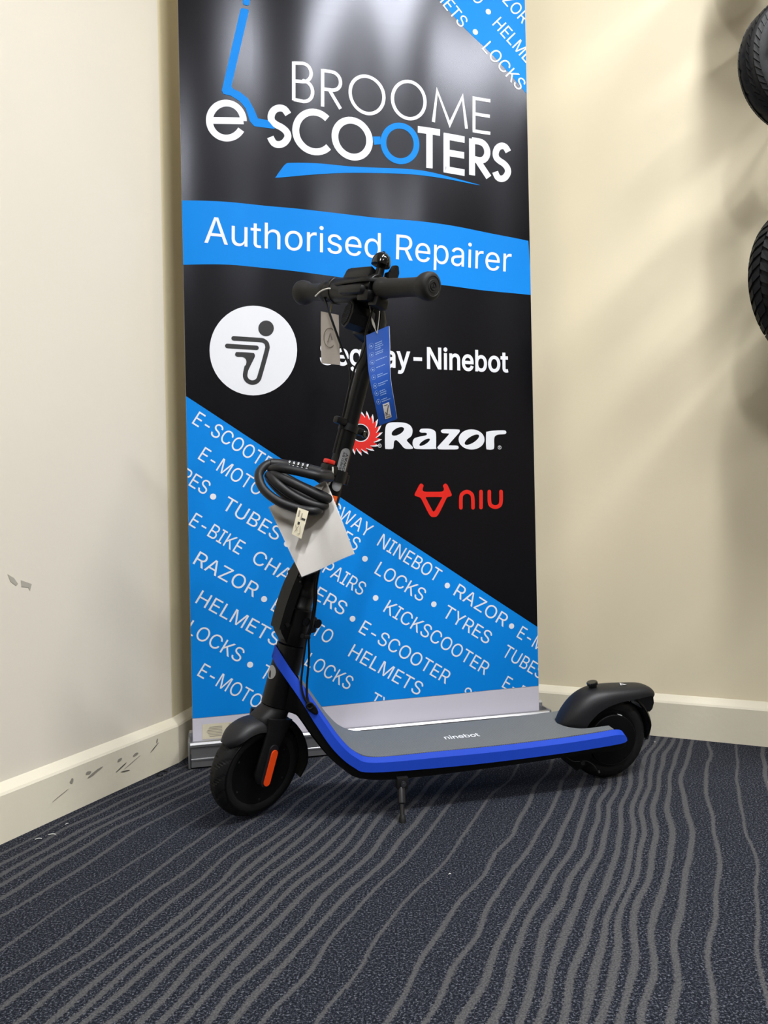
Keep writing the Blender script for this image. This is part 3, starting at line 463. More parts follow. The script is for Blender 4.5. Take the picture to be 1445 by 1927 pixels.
# ---- the banner drawing, millimetres across and up the film
PLANE_WORDS = [['E-SCOOTERS',[11.3,754.8],None,31.6,'blue_corner'],['SEGWAY',None,[404.0,490.9],31.6,'blue_corner'],['NINEBOT',[425.4,473.0],[569.2,380.1],31.6,'blue_corner'],['•',[592.4,360.7],None,31.6,'blue_corner'],['RAZOR',[610.7,348.3],[739.8,263.0],31.6,'blue_corner'],['E-MOTO',[773.0,237.2],None,31.6,'blue_corner'],['E-MOTO',[22.3,676.3],None,31.6,'blue_corner'],['TUBES',None,[373.5,459.9],31.6,'blue_corner'],['LOCKS',[417.8,407.7],[529.9,335.0],31.6,'blue_corner'],['TYRES',[581.2,299.0],[696.5,223.1],31.6,'blue_corner'],['TUBES',[733.8,193.7],None,31.6,'blue_corner'],['TYRES',None,[35.6,595.5],31.6,'blue_corner'],['TUBES',[71.3,565.8],[192.3,489.2],31.6,'blue_corner'],['REPAIRS',None,[384.8,356.0],31.6,'blue_corner'],['KICKSCOOTER',[437.4,317.4],[688.3,149.0],31.6,'blue_corner'],['E-BIKE',[732.1,117.4],None,31.6,'blue_corner'],['E-BIKE',None,[107.6,460.6],31.6,'blue_corner'],['CHARGERS',[134.3,444.6],[339.3,312.6],31.6,'blue_corner'],['E-SCOOTER',[376.9,272.8],[587.5,135.7],31.6,'blue_corner'],['SPARES',[624.0,100.1],None,31.6,'blue_corner'],['RAZOR',[7.1,445.1],[138.7,363.7],31.6,'blue_corner'],['E-MOTO',[175.6,333.9],None,31.6,'blue_corner'],['HELMETS',[350.7,218.8],[518.8,113.3],31.6,'blue_corner'],['HELMETS',[10.5,358.5],[185.4,250.1],31.6,'blue_corner'],['LOCKS',None,[349.8,139.6],31.6,'blue_corner'],['TYRES',[397.9,104.0],None,31.6,'blue_corner'],['LOCKS',[-12.0,293.9],[102.7,219.4],31.6,'b'],['TYRES',[147.3,185.6],None,31.6,'blue_corner'],['E-MOTO',[11.2,197.5],None,31.6,'blue_corner']]
BULLETS = [[596.9,371.1],[761.4,264.3],[191.0,585.8],[396.8,442.0],[562.1,328.1],[54.4,592.0],[216.1,481.9],[420.7,349.5],[364.2,304.1],[162.2,358.9],[128.0,213.2]]
TOP_WORDS = [['HELMETS',None,[659.7,1713.3],31.6],['LOCKS',[714.7,1673.3],[807.8,1578.9],31.6],['HELMETS',[743.1,1735.3],None,31.6],['E-MOTO',None,[705.5,1777.0],31.6],['RAZOR',[735.5,1830.6],None,31.6]]
TOP_BULLETS = [[699.0,1711.4],[734.1,1766.0]]
BIG_WORDS = [['Authorised',[46.5,1155.7],[449.7,1145.7],58.8],['Repairer',[486.3,1145.1],[779.2,1131.9],58.8],['Segway-Ninebot',[299.5,892.8],[766.6,886.7],49.0]]
SHAPE = {
 'panel_z': [[0.0,103.2],[830.0,113.5]],
 'low_tri': [[-10.7,822.0],[857.2,239.9]],
 'up_edge': [[586.5,1790.8],[656.9,1726.6],[732.0,1670.7],[782.7,1622.7],[840.4,1562.5]],
 'band_top': [[-10.0,1246.6],[5.5,1246.8],[102.9,1250.7],[211.3,1248.2],[322.9,1242.9],[438.2,1240.2],[557.2,1237.4],[680.0,1229.8],[826.1,1211.3]],
 'band_bot': [[-12.9,1104.1],[5.3,1104.7],[100.1,1110.3],[208.3,1106.2],[319.9,1096.9],[435.0,1090.7],[590.5,1089.8],[676.9,1085.5],[832.9,1077.9]],
 'scooter': [[136.4,1687.4],[139.8,1690.7],[153.5,1689.8],[155.0,1685.6],[112.7,1510.6],[117.0,1505.5],[131.6,1500.6],[149.4,1488.1],[161.6,1467.2],[170.5,1445.9],[192.6,1443.8],[209.0,1425.3],[161.9,1427.2],[152.2,1437.3],[143.4,1465.3],[131.1,1479.4],[111.2,1489.4],[95.0,1491.4],[91.4,1498.2]],
 'scooter2': [[145.0,1732.0],[162.6,1734.5],[156.4,1701.4],[153.6,1698.2],[143.2,1698.9],[141.7,1703.7]],
 'swoosh': [[209.5,1317.8],[219.9,1333.3],[230.9,1346.7],[243.9,1350.1],[306.4,1353.0],[375.9,1353.6],[470.8,1359.2],[555.7,1358.6],[629.9,1349.7],[704.3,1339.4],[617.3,1344.5],[524.9,1347.7],[446.6,1345.4],[369.8,1337.5],[294.4,1326.4],[214.0,1314.8]],
 'tab': [[436.5,1430.1],[454.4,1431.9],[455.3,1421.6],[466.1,1421.5],[465.9,1413.3],[454.0,1413.3],[439.6,1410.8]],
 'disc': [[248.0,923.1],[247.5,936.4],[245.2,949.5],[241.2,962.1],[235.7,973.9],[228.7,984.7],[220.3,994.4],[210.7,1002.8],[200.1,1009.8],[188.6,1015.2],[176.5,1018.9],[164.0,1020.9],[151.3,1021.2],[138.6,1019.7],[126.1,1016.6],[114.0,1011.8],[102.6,1005.5],[92.0,997.7],[82.4,988.7],[74.0,978.5],[66.8,967.3],[61.1,955.4],[56.9,942.8],[54.2,930.0],[53.1,916.9],[53.7,903.9],[55.8,891.1],[59.6,878.9],[64.8,867.3],[71.5,856.6],[79.6,846.9],[88.8,838.5],[99.1,831.4],[110.3,825.8],[122.1,821.8],[134.5,819.4],[147.2,818.8],[159.9,819.8],[172.5,822.6],[184.8,827.1],[196.5,833.2],[207.4,840.9],[217.3,849.9],[226.1,860.1],[233.6,871.4],[239.6,883.6],[244.1,896.4],[246.9,909.6]],
 'head': [[196.6,971.7],[196.3,975.2],[195.4,978.5],[193.8,981.6],[191.7,984.2],[189.1,986.3],[186.1,987.8],[182.8,988.7],[179.4,988.9],[176.0,988.4],[172.7,987.3],[169.7,985.5],[167.0,983.2],[164.8,980.4],[163.1,977.2],[162.1,973.9],[161.7,970.4],[161.9,966.9],[162.8,963.6],[164.4,960.6],[166.5,957.9],[169.1,955.8],[172.1,954.3],[175.3,953.4],[178.7,953.1],[182.1,953.6],[185.4,954.7],[188.5,956.5],[191.2,958.8],[193.4,961.6],[195.1,964.8],[196.1,968.2]],
 'fig_a': [[106.4,945.5],[135.0,945.0],[166.9,943.9],[173.9,942.1],[179.3,937.5],[181.2,930.4],[180.6,924.1],[173.0,897.0],[162.9,863.5],[159.9,855.6],[154.1,849.8],[145.4,847.7],[136.9,850.3],[131.3,857.3],[130.3,865.9],[133.7,881.7]],
 'fig_b': [[92.2,928.0],[156.7,926.3]],
 'fig_c': [[114.3,915.4],[146.8,914.8],[151.7,912.4],[152.9,907.4],[149.6,899.5],[139.9,880.3],[134.6,867.6],[133.3,862.8],[125.9,862.7],[126.0,868.9],[132.3,888.0],[133.5,894.3],[132.2,899.7],[127.9,903.6],[121.8,904.6],[114.0,904.4],[109.5,906.9],[108.8,910.0],[110.4,913.7]],
 'razor_R': [[450.9,701.8],[451.7,737.7],[454.3,753.0],[460.7,758.8],[472.2,760.6],[498.1,759.7],[512.5,753.4],[518.0,742.3],[514.8,728.3],[503.6,719.1],[510.1,710.2],[518.3,701.3],[515.6,697.9],[502.6,697.9],[495.4,701.2],[488.4,709.6],[479.9,717.9],[474.8,717.9],[472.3,712.9],[471.0,701.2],[467.4,697.9],[455.1,697.9]],
 'razor_a': [[534.9,740.4],[537.9,744.7],[544.4,745.8],[562.0,745.4],[572.2,741.2],[575.8,732.8],[575.2,701.9],[572.7,697.6],[528.7,697.6],[520.1,701.8],[517.4,711.6],[521.1,721.9],[532.3,726.2],[550.5,729.9],[552.9,733.3],[550.6,736.1],[539.8,736.3],[536.0,738.2]],
 'razor_z': [[588.4,739.9],[592.1,744.2],[603.4,745.1],[633.2,744.7],[636.4,741.6],[633.9,735.9],[608.5,709.0],[611.4,706.4],[629.4,705.6],[632.9,701.9],[629.2,697.1],[608.3,696.5],[583.0,696.8],[579.3,699.9],[581.1,704.7],[607.5,731.6],[606.1,734.9],[592.8,735.7]],
 'razor_o': [[701.0,721.1],[700.5,725.9],[698.6,730.5],[695.6,734.8],[691.4,738.5],[686.3,741.5],[680.5,743.7],[674.1,745.1],[667.5,745.5],[660.9,745.0],[654.6,743.6],[648.7,741.3],[643.5,738.2],[639.2,734.5],[636.0,730.2],[634.0,725.7],[633.3,720.9],[633.8,716.1],[635.6,711.6],[638.7,707.4],[642.8,703.7],[647.8,700.6],[653.6,698.4],[659.9,697.0],[666.5,696.5],[673.1,697.0],[679.5,698.4],[685.4,700.7],[690.7,703.7],[695.0,707.4],[698.2,711.7],[700.3,716.3]],
 'razor_r': [[704.9,701.4],[705.6,736.3],[708.8,740.3],[724.2,742.7],[751.9,743.5],[757.4,740.6],[757.3,736.6],[753.2,734.3],[737.8,733.3],[729.4,729.8],[726.2,722.1],[725.7,701.4],[720.7,696.8],[709.4,696.8]],
 'niu_logo': [[532.2,612.9],[537.2,615.6],[542.4,611.1],[540.1,603.3],[542.9,596.8],[564.6,595.9],[588.3,596.2],[593.1,602.0],[590.9,610.0],[596.4,615.0],[602.0,612.1],[607.7,600.2],[612.8,588.8],[610.3,584.3],[601.3,581.9],[595.2,572.1],[577.3,540.6],[566.3,535.5],[555.5,541.1],[537.8,575.9],[532.1,582.9],[522.6,585.9],[520.0,590.1],[525.2,600.7]],
 'niu_hole': [[547.3,582.7],[552.6,583.5],[583.5,583.0],[588.0,581.8],[585.5,577.3],[569.6,551.5],[566.0,549.0],[562.8,551.9],[549.5,577.1]],
 'niu_n': [[635.7,556.7],[636.2,578.5],[639.4,589.0],[651.9,594.8],[663.8,589.2],[667.2,578.0],[667.3,556.1]],
 'niu_i': [[689.1,594.6],[688.3,556.3]],
 'niu_u': [[710.8,594.3],[710.6,571.6],[714.0,561.0],[725.6,556.5],[737.1,560.6],[740.7,571.1],[741.2,593.9]],
 'saw': [[392.7,735.5],[441.7,735.8]],
 'saw_top': [398.8,781.9],
 'saw_in': [414.7,735.6],
 'reg': [[437.9,705.6],[739.9,701.7],[442.7,705.6]],
 'hole_R': [[497.3,743.3],[497.6,745.6],[496.8,747.5],[495.1,748.8],[492.5,749.5],[489.2,749.5],[485.5,748.8],[481.5,747.4],[477.6,745.5],[474.1,743.2],[471.1,740.6],[468.9,737.9],[467.6,735.3],[467.3,733.0],[468.0,731.1],[469.7,729.8],[472.3,729.1],[475.6,729.1],[479.3,729.8],[483.3,731.2],[487.2,733.1],[490.7,735.4],[493.7,738.0],[496.0,740.7]],
 'hole_a': [[560.2,719.3],[560.4,720.8],[559.7,721.9],[558.2,722.4],[555.9,722.3],[553.0,721.6],[549.7,720.3],[546.2,718.7],[542.8,716.6],[539.8,714.4],[537.2,712.1],[535.3,709.9],[534.2,708.0],[534.0,706.4],[534.7,705.4],[536.2,704.9],[538.5,705.0],[541.4,705.7],[544.7,706.9],[548.2,708.6],[551.5,710.6],[554.6,712.8],[557.2,715.1],[559.1,717.3]],
 'hole_o': [[686.9,727.9],[687.1,730.3],[686.0,732.1],[683.6,733.0],[680.2,733.1],[675.9,732.3],[671.2,730.7],[666.1,728.4],[661.3,725.6],[656.8,722.4],[653.2,719.1],[650.5,715.9],[649.0,713.0],[648.8,710.6],[649.9,708.9],[652.3,707.9],[655.7,707.8],[659.9,708.6],[664.7,710.2],[669.7,712.5],[674.6,715.3],[679.0,718.5],[682.7,721.8],[685.4,725.0]],
 'B': [[253.7,1579.9],[251.9,1492.3]],
}
STROKES = {
 'thin': [[[253.7,1581.6],[251.9,1492.9]],[[253.6,1578.2],[274.0,1579.0],[274.0,1579.0],[279.4,1578.0],[284.4,1575.4],[288.5,1571.4],[291.4,1566.2],[292.8,1560.5],[292.7,1554.5],[291.0,1548.8],[287.9,1543.8],[283.7,1540.1],[278.6,1537.7],[273.2,1537.1],[252.8,1537.5]],[[273.2,1538.8],[273.2,1538.8],[274.9,1539.5],[280.8,1538.4],[286.2,1535.4],[290.7,1530.8],[293.8,1525.0],[295.3,1518.4],[295.2,1511.6],[293.4,1505.1],[290.0,1499.5],[285.4,1495.3],[279.9,1492.7],[273.9,1491.9],[251.9,1495.1]],[[319.6,1570.9],[317.8,1484.3]],[[319.5,1567.5],[340.8,1567.2],[340.8,1567.2],[346.7,1566.2],[352.0,1563.6],[356.5,1559.5],[359.6,1554.3],[361.1,1548.4],[361.0,1542.4],[359.2,1536.7],[355.9,1531.7],[351.3,1527.9],[345.8,1525.6],[340.0,1524.9],[318.6,1525.3]],[[334.2,1524.8],[360.0,1484.3]],[[465.3,1524.5],[464.9,1531.5],[463.5,1538.4],[461.0,1544.9],[457.6,1551.0],[453.3,1556.3],[448.3,1560.9],[442.6,1564.6],[436.5,1567.2],[430.1,1568.8],[423.5,1569.3],[417.0,1568.6],[410.7,1566.9],[404.7,1564.0],[399.2,1560.2],[394.4,1555.5],[390.4,1550.1],[387.2,1544.0],[385.0,1537.5],[383.9,1530.7],[383.7,1523.7],[384.6,1516.9],[386.5,1510.2],[389.4,1503.9],[393.2,1498.2],[397.8,1493.2],[403.1,1489.1],[409.0,1485.9],[415.2,1483.7],[421.7,1482.6],[428.3,1482.6],[434.7,1483.8],[441.0,1486.0],[446.8,1489.3],[452.0,1493.5],[456.5,1498.6],[460.1,1504.4],[462.9,1510.8],[464.6,1517.5],[465.3,1524.5]],[[564.7,1521.9],[564.4,1529.0],[563.0,1536.0],[560.6,1542.6],[557.3,1548.7],[553.2,1554.1],[548.3,1558.8],[542.8,1562.5],[536.9,1565.2],[530.7,1566.8],[524.4,1567.2],[518.0,1566.5],[511.9,1564.7],[506.1,1561.9],[500.8,1558.0],[496.2,1553.3],[492.3,1547.7],[489.2,1541.6],[487.1,1535.0],[485.9,1528.0],[485.8,1521.0],[486.6,1514.0],[488.5,1507.3],[491.3,1500.9],[494.9,1495.1],[499.4,1490.1],[504.5,1485.9],[510.2,1482.6],[516.2,1480.4],[522.5,1479.3],[528.8,1479.4],[535.1,1480.5],[541.1,1482.8],[546.7,1486.2],[551.8,1490.5],[556.2,1495.6],[559.7,1501.5],[562.4,1508.0],[564.1,1514.8],[564.7,1521.9]],[[584.7,1476.8],[595.7,1552.9],[626.4,1476.4],[661.2,1547.9],[670.3,1472.5]],[[691.7,1553.7],[689.8,1466.2]],[[687.8,1549.7],[734.5,1548.3]],[[690.8,1511.7],[732.3,1510.2]],[[686.1,1470.0],[732.7,1468.7]]],
 'bold': [[[238.9,1460.1],[230.2,1471.3],[218.4,1473.4],[206.5,1467.0],[200.4,1454.3],[202.1,1442.5],[211.8,1434.9],[223.5,1429.3],[234.1,1420.1],[236.9,1408.3],[228.7,1395.4],[216.7,1390.0],[205.0,1393.1],[197.4,1406.1]],[[328.1,1457.7],[322.5,1462.2],[316.3,1465.8],[309.7,1468.3],[302.7,1469.5],[295.7,1469.6],[288.7,1468.5],[282.0,1466.3],[275.7,1462.9],[270.0,1458.6],[265.1,1453.3],[261.1,1447.3],[258.0,1440.7],[256.0,1433.6],[255.0,1426.4],[255.3,1419.0],[256.6,1411.8],[259.0,1404.9],[262.5,1398.6],[266.9,1392.9],[272.1,1388.0],[278.0,1384.0],[284.5,1381.1],[291.3,1379.4],[298.3,1378.8],[305.4,1379.4],[312.2,1381.2],[318.7,1384.1],[324.7,1388.1],[330.0,1393.1]],[[428.5,1418.1],[428.1,1424.9],[426.6,1431.7],[424.1,1438.0],[420.6,1443.9],[416.2,1449.1],[411.1,1453.6],[405.3,1457.1],[399.1,1459.6],[392.6,1461.0],[385.9,1461.4],[379.2,1460.7],[372.8,1458.8],[366.7,1456.0],[361.1,1452.2],[356.2,1447.5],[352.1,1442.1],[348.9,1436.2],[346.7,1429.7],[345.5,1423.0],[345.4,1416.2],[346.3,1409.5],[348.2,1402.9],[351.2,1396.8],[355.1,1391.3],[359.8,1386.5],[365.2,1382.5],[371.1,1379.4],[377.5,1377.3],[384.1,1376.3],[390.8,1376.4],[397.4,1377.7],[403.7,1379.9],[409.6,1383.2],[414.9,1387.5],[419.5,1392.5],[423.3,1398.3],[426.0,1404.5],[427.8,1411.2],[428.5,1418.1]],[[545.5,1455.7],[601.0,1453.6]],[[574.4,1455.7],[572.5,1366.0]],[[617.8,1453.0],[615.8,1361.5]],[[610.1,1446.9],[664.7,1445.1]],[[612.4,1408.0],[662.6,1406.8]],[[608.4,1367.4],[662.9,1365.1]],[[684.4,1450.1],[682.5,1361.5]],[[684.3,1445.9],[701.5,1445.8],[704.0,1445.4],[709.7,1444.3],[715.0,1441.3],[719.3,1436.9],[722.3,1431.3],[723.8,1425.0],[723.7,1418.4],[721.9,1412.3],[718.6,1406.9],[714.1,1402.9],[708.8,1400.5],[703.0,1399.8],[683.3,1401.6]],[[696.7,1401.0],[726.5,1360.5]],[[778.1,1426.9],[770.8,1437.9],[760.9,1440.3],[750.9,1434.3],[745.6,1422.2],[747.0,1410.7],[755.2,1403.1],[765.0,1397.4],[773.9,1388.2],[776.2,1376.7],[769.2,1364.4],[759.2,1359.4],[749.3,1362.7],[743.0,1375.4]]],
 'e': [[[137.9,1436.4],[137.8,1441.0],[137.1,1445.5],[135.9,1449.8],[134.2,1453.8],[132.0,1457.6],[129.4,1461.0],[126.4,1464.0],[123.1,1466.6],[119.4,1468.7],[115.5,1470.3],[111.4,1471.3],[107.1,1471.9],[102.7,1471.8],[98.3,1471.3],[93.9,1470.2],[89.7,1468.6],[85.6,1466.5],[81.6,1463.9],[78.0,1460.9],[74.7,1457.5],[71.7,1453.8],[69.1,1449.7],[66.9,1445.5],[65.2,1441.0],[64.0,1436.5],[63.3,1431.9],[63.1,1427.3],[63.4,1422.8],[64.2,1418.4],[65.5,1414.2],[67.3,1410.2],[69.5,1406.6],[72.2,1403.3],[75.3,1400.4],[78.7,1397.9],[82.4,1395.9],[86.3,1394.4],[90.5,1393.5],[94.8,1393.0],[99.1,1393.1],[103.5,1393.8],[107.9,1395.0],[112.1,1396.7],[116.2,1398.9],[120.1,1401.6],[123.7,1404.7],[127.0,1408.2],[129.9,1412.0],[132.5,1416.1]],[[64.2,1428.6],[137.9,1436.4]]],
 'blueO': [[[541.7,1419.2],[541.4,1425.3],[540.2,1431.3],[538.3,1437.1],[535.5,1442.5],[532.0,1447.3],[527.9,1451.6],[523.2,1455.2],[518.0,1458.0],[512.5,1459.9],[506.8,1461.0],[501.0,1461.2],[495.2,1460.5],[489.5,1458.9],[484.2,1456.4],[479.1,1453.2],[474.6,1449.3],[470.7,1444.7],[467.4,1439.6],[464.8,1434.0],[463.0,1428.2],[462.0,1422.1],[461.9,1416.0],[462.6,1410.0],[464.2,1404.1],[466.5,1398.6],[469.6,1393.5],[473.3,1388.9],[477.7,1385.0],[482.6,1381.8],[487.9,1379.4],[493.4,1377.8],[499.2,1377.1],[505.0,1377.3],[510.8,1378.4],[516.4,1380.3],[521.6,1383.1],[526.5,1386.7],[530.8,1391.0],[534.5,1395.8],[537.5,1401.2],[539.7,1407.0],[541.1,1413.0],[541.7,1419.2]]],
}

LINES = [-1.085,-1.053,-1.023,-1.000,-0.970,-0.930,-0.863,-0.805,-0.764,-0.729,-0.697,-0.675,-0.654,-0.628,-0.601,-0.578,-0.554,-0.523,-0.494,-0.459,-0.398,-0.331,-0.291,-0.256,-0.229,-0.204,-0.184,-0.16,-0.139,-0.122,-0.103,-0.08,-0.052,-0.011,0.045,0.100]
LOCK_PATH = [[-0.0942, 1.375, 0.619], [-0.1088, 1.345, 0.6206], [-0.1313, 1.348, 0.6268], [-0.1548, 1.351, 0.6321], [-0.1781, 1.351, 0.6364], [-0.1978, 1.345, 0.6383], [-0.21, 1.333, 0.6295], [-0.2134, 1.318, 0.6141], [-0.2029, 1.306, 0.5916], [-0.1772, 1.3, 0.5712], [-0.1459, 1.3, 0.5588], [-0.121, 1.3012, 0.5538], [-0.1116, 1.318, 0.5555], [-0.1241, 1.336, 0.5595], [-0.1554, 1.345, 0.5713], [-0.1829, 1.345, 0.5924], [-0.197, 1.336, 0.6109], [-0.1951, 1.318, 0.6164], [-0.1817, 1.3048, 0.6029], [-0.1593, 1.303, 0.5844], [-0.1327, 1.3048, 0.5694], [-0.11, 1.312, 0.5618], [-0.1021, 1.327, 0.5636], [-0.1154, 1.345, 0.5686], [-0.1508, 1.348, 0.5862], [-0.1798, 1.345, 0.6072], [-0.1909, 1.327, 0.6186], [-0.1824, 1.312, 0.615], [-0.1565, 1.306, 0.6033], [-0.1262, 1.306, 0.5874], [-0.1027, 1.315, 0.5753], [-0.0965, 1.33, 0.5754], [-0.1117, 1.348, 0.5835], [-0.1489, 1.351, 0.6012], [-0.1805, 1.345, 0.6193], [-0.193, 1.33, 0.6262], [-0.1793, 1.318, 0.6289], [-0.1463, 1.315, 0.6226], [-0.1122, 1.318, 0.6138], [-0.0933, 1.36, 0.6126]]

# ================================================================ THE SETTING
LW = Vector((-0.661, 1.300, 0)); CN = Vector((-0.469, 1.716, 0)); CB = Vector((-0.348, 2.307, 0))
RD = Vector((0.905, -0.426, 0)).normalized()
RA = CB.copy(); RB = Vector((0.40, 1.955, 0)) + RD * 3.6
LD = (CN - LW).normalized()
LA = CN - LD * 5.2

def wall_between(name, a, b, m, thick=0.12, h=CEIL, side=1):
    d = (b - a).normalized(); n = Vector((-d.y, d.x, 0)) * side      # n points out of the room
    bm = bmesh.new()
    ring = [a, b, b + n * thick, a + n * thick]
    loft(bm, [[p + Vector((0, 0, 0)) for p in ring], [p + Vector((0, 0, h)) for p in ring]])
    o = obj(name, bm, m, smooth=False); o['kind'] = 'structure'
    return o

# skirting stands 15 mm proud: the wall faces are set back by that much
def off(a, b, k):
    d = (b - a).normalized(); return Vector((-d.y, d.x, 0)) * k
T = 0.016
def meet(p, d, q, e):
    # intersection of two lines in plan
    den = d.x * e.y - d.y * e.x
    t = ((q.x - p.x) * e.y - (q.y - p.y) * e.x) / den
    return p + d * t
KD = (CB - CN).normalized()
oL = off(LA, CN, T); oK = off(CN, CB, T); oR = off(RA, RB, T)
w0 = LA + oL; w1 = meet(LA + oL, LD, CN + oK, KD); w2 = meet(CN + oK, KD, RA + oR, RD); w3 = RB + oR
wall_left = wall_between('wall_left', w0, w1, M['wall'])
wall_corner = wall_between('wall_recess', w1, w2, M['kink'])
wall_right = wall_between('wall_right', w2, w3, M['wall_warm_lit'])
e4 = w3 + Vector((RD.y, -RD.x, 0)) * 5.0
wall_between('wall_far_right', w3, e4, M['shop'])
wall_between('wall_back', e4, w0, M['shop'])

def skirting(name, a, b, sa=None, sb=None):
    """profile: upright face with a sloping top; a..b is the floor line of its face"""
    d = (b - a).normalized(); n = Vector((-d.y, d.x, 0))
    ea = sa if sa is not None else a + n * T; eb = sb if sb is not None else b + n * T
    bm = bmesh.new()
    def ring(p, q):
        u = Vector((0, 0, 1))
        return [p, p + u * 0.081, p.lerp(q, 0.15) + u * 0.0855, p.lerp(q, 0.85) + u * 0.097, q + u * 0.099, q]
    loft(bm, [ring(a, ea), ring(b, eb)])
    o = obj(name, bm, M['skirt'], smooth=False); o['kind'] = 'structure'
    return o
sk_left = skirting('baseboard_left', LA, CN, w0, w1)
skirting('baseboard_recess', CN, CB, w1, w2)
sk_right = skirting('baseboard_right', CB, RB, w2, w3)

bm = bmesh.new(); box(bm, (0.9, -0.9, CEIL + 0.05), (9, 9, 0.1)); o = obj('ceiling', bm, M['ceil'], smooth=False); o['kind'] = 'structure'

# ---- carpet: strips follow the woven lines
def build_floor():
    rnd = random.Random(5)
    base = LINES
    per = 0.425
    unit = [q for q in base if -0.47 < q <= -0.47 + per]
    qs = list(base)
    k = 1
    while max(qs) < 3.6: 
        qs += [q + per * k + 0.012 * math.sin(q * 31 + k) for q in unit if q + per * k > max(base) + 0.03]; k += 1
        qs = sorted(set(qs))
        if k > 12: break
    k = -1; unit2 = [q for q in base if -1.02 < q <= -1.02 + per]
    mn = min(base)
    while k > -8:
        qs += [q + per * k for q in unit2 if q + per * k < mn - 0.02]; k -= 1
    qs = sorted(qs)
    clean = [qs[0]]
    for q in qs[1:]:
        if q - clean[-1] > 0.011: clean.append(q)
    qs = clean
    i0 = min(range(len(qs)), key=lambda i: abs(qs[i] - base[0]))
    cols = []
    for i, q in enumerate(qs):
        gl = q - qs[i - 1] if i else 0.05
        gr = qs[i + 1] - q if i < len(qs) - 1 else 0.05
        sp = min(gl, gr, 0.075)
        # lines are thick where they crowd and thin where they spread
        hw = 0.0045 if min(gl, gr) < 0.032 else (0.0034 if min(gl, gr) < 0.045 else 0.0025)
        cols.append((q, i, gl, gr, hw))
    e = Vector((0.394, 0.919, 0)); n = Vector((0.919, -0.394, 0))
    T0, T1, ST = -4.4, 3.2, 0.016
    nt = int((T1 - T0) / ST)
    def wig(q, t):
        a = noise.noise(Vector((q * 2.2, t * 3.1, 1.3))) * 0.020
        b = noise.noise(Vector((q * 9.0, t * 8.5, 7.7))) * 0.0085
        kk = t * 13.0 + q * 5.0; k0 = math.floor(kk); h_ = lambda i: noise.noise(Vector((q * 22.0, i * 3.7, 3.1)))
        c = (h_(k0) + (h_(k0 + 1) - h_(k0)) * (kk - k0)) * 0.0100
        return a + b + c
    verts = []; ph = []; spc = []; hws = []
    ncol = 0
    layout = []
    for i, (q, k, gl, gr, hw) in enumerate(cols):
        layout.append((q, float(k), gl if i else gr, hw, q))
        if i < len(cols) - 1:
            q2 = cols[i + 1][0]
            # two vertices round the middle so that distance is exact on both sides
            layout.append(((q + q2) / 2, k + 0.5, gr, (hw + cols[i + 1][4]) / 2, None))
    ncol = len(layout)
    for j in range(nt + 1):
        t = T0 + j * ST
        ws = {}
        for i, (q, p, s, hw, own) in enumerate(layout):
            if own is not None: ws[i] = wig(own, t)
        for i, (q, p, s, hw, own) in enumerate(layout):
            wv = ws[i] if own is not None else 0.5 * (ws[i - 1] + ws[i + 1])
            pt = n * (q + wv) + e * t
            verts.append(pt); ph.append(p); hws.append(hw); spc.append(s)
    faces = []
    for j in range(nt):
        for i in range(ncol - 1):
            a = j * ncol + i
            faces.append((a, a + 1, a + 1 + ncol, a + ncol))
    me = bpy.data.meshes.new('floor'); me.from_pydata(verts, [], faces)
    for nm, dat in (('phase', ph), ('halfwidth', hws)):
        at = me.attributes.new(nm, 'FLOAT', 'POINT'); at.data.foreach_set('value', dat)
    # spacing is a property of the gap between two lines, so it is stored per face corner
    at = me.attributes.new('spacing', 'FLOAT', 'CORNER')
    gaps = []
    for j in range(nt):
        for i in range(ncol - 1):
            li = i // 2
            g = cols[li][3]
            gaps += [g] * 4
    at.data.foreach_set('value', gaps)
    me.materials.append(M['carpet'])
    # close the slab below so that the floor has thickness
    o = bpy.data.objects.new('floor', me); COL.objects.link(o); o['kind'] = 'structure'
    return o
build_floor()

# ---- marks on the paintwork (flat print / wear lying on the surface)
def patch(name, pts, m, parent, thick=0.0004, n=None):
    bm = bmesh.new()
    P = [Vector(p) for p in pts]
    if n is None:
        n = (P[1] - P[0]).cross(P[2] - P[0]).normalized()
    if n.dot(Vector((0, 0, 0.55)) - P[0]) < 0: n = -n
    loft(bm, [[p + n * 0.0001 for p in P], [p + n * thick for p in P]])
    return obj(name, bm, m, parent, smooth=False)
def on_left(d, z, k=0.0):      # d metres back from the corner along the left wall
    return w1 - LD * d + Vector((0, 0, z)) + oL.normalized() * (-k)
for pts in ([(0.418, 0.455), (0.405, 0.447), (0.397, 0.436), (0.401, 0.433), (0.412, 0.441)],
            [(0.391, 0.442), (0.378, 0.437), (0.368, 0.433), (0.372, 0.421), (0.376, 0.428), (0.390, 0.430)]):
    patch('tape_mark', [on_left(a, z, 0.0002) for a, z in pts], M['tape'], wall_left)
def sk_left_pt(d, z): return CN - LD * d + Vector((0, 0, z)) + Vector((LD.y, -LD.x, 0)) * 0.0003
rs = random.Random(3)
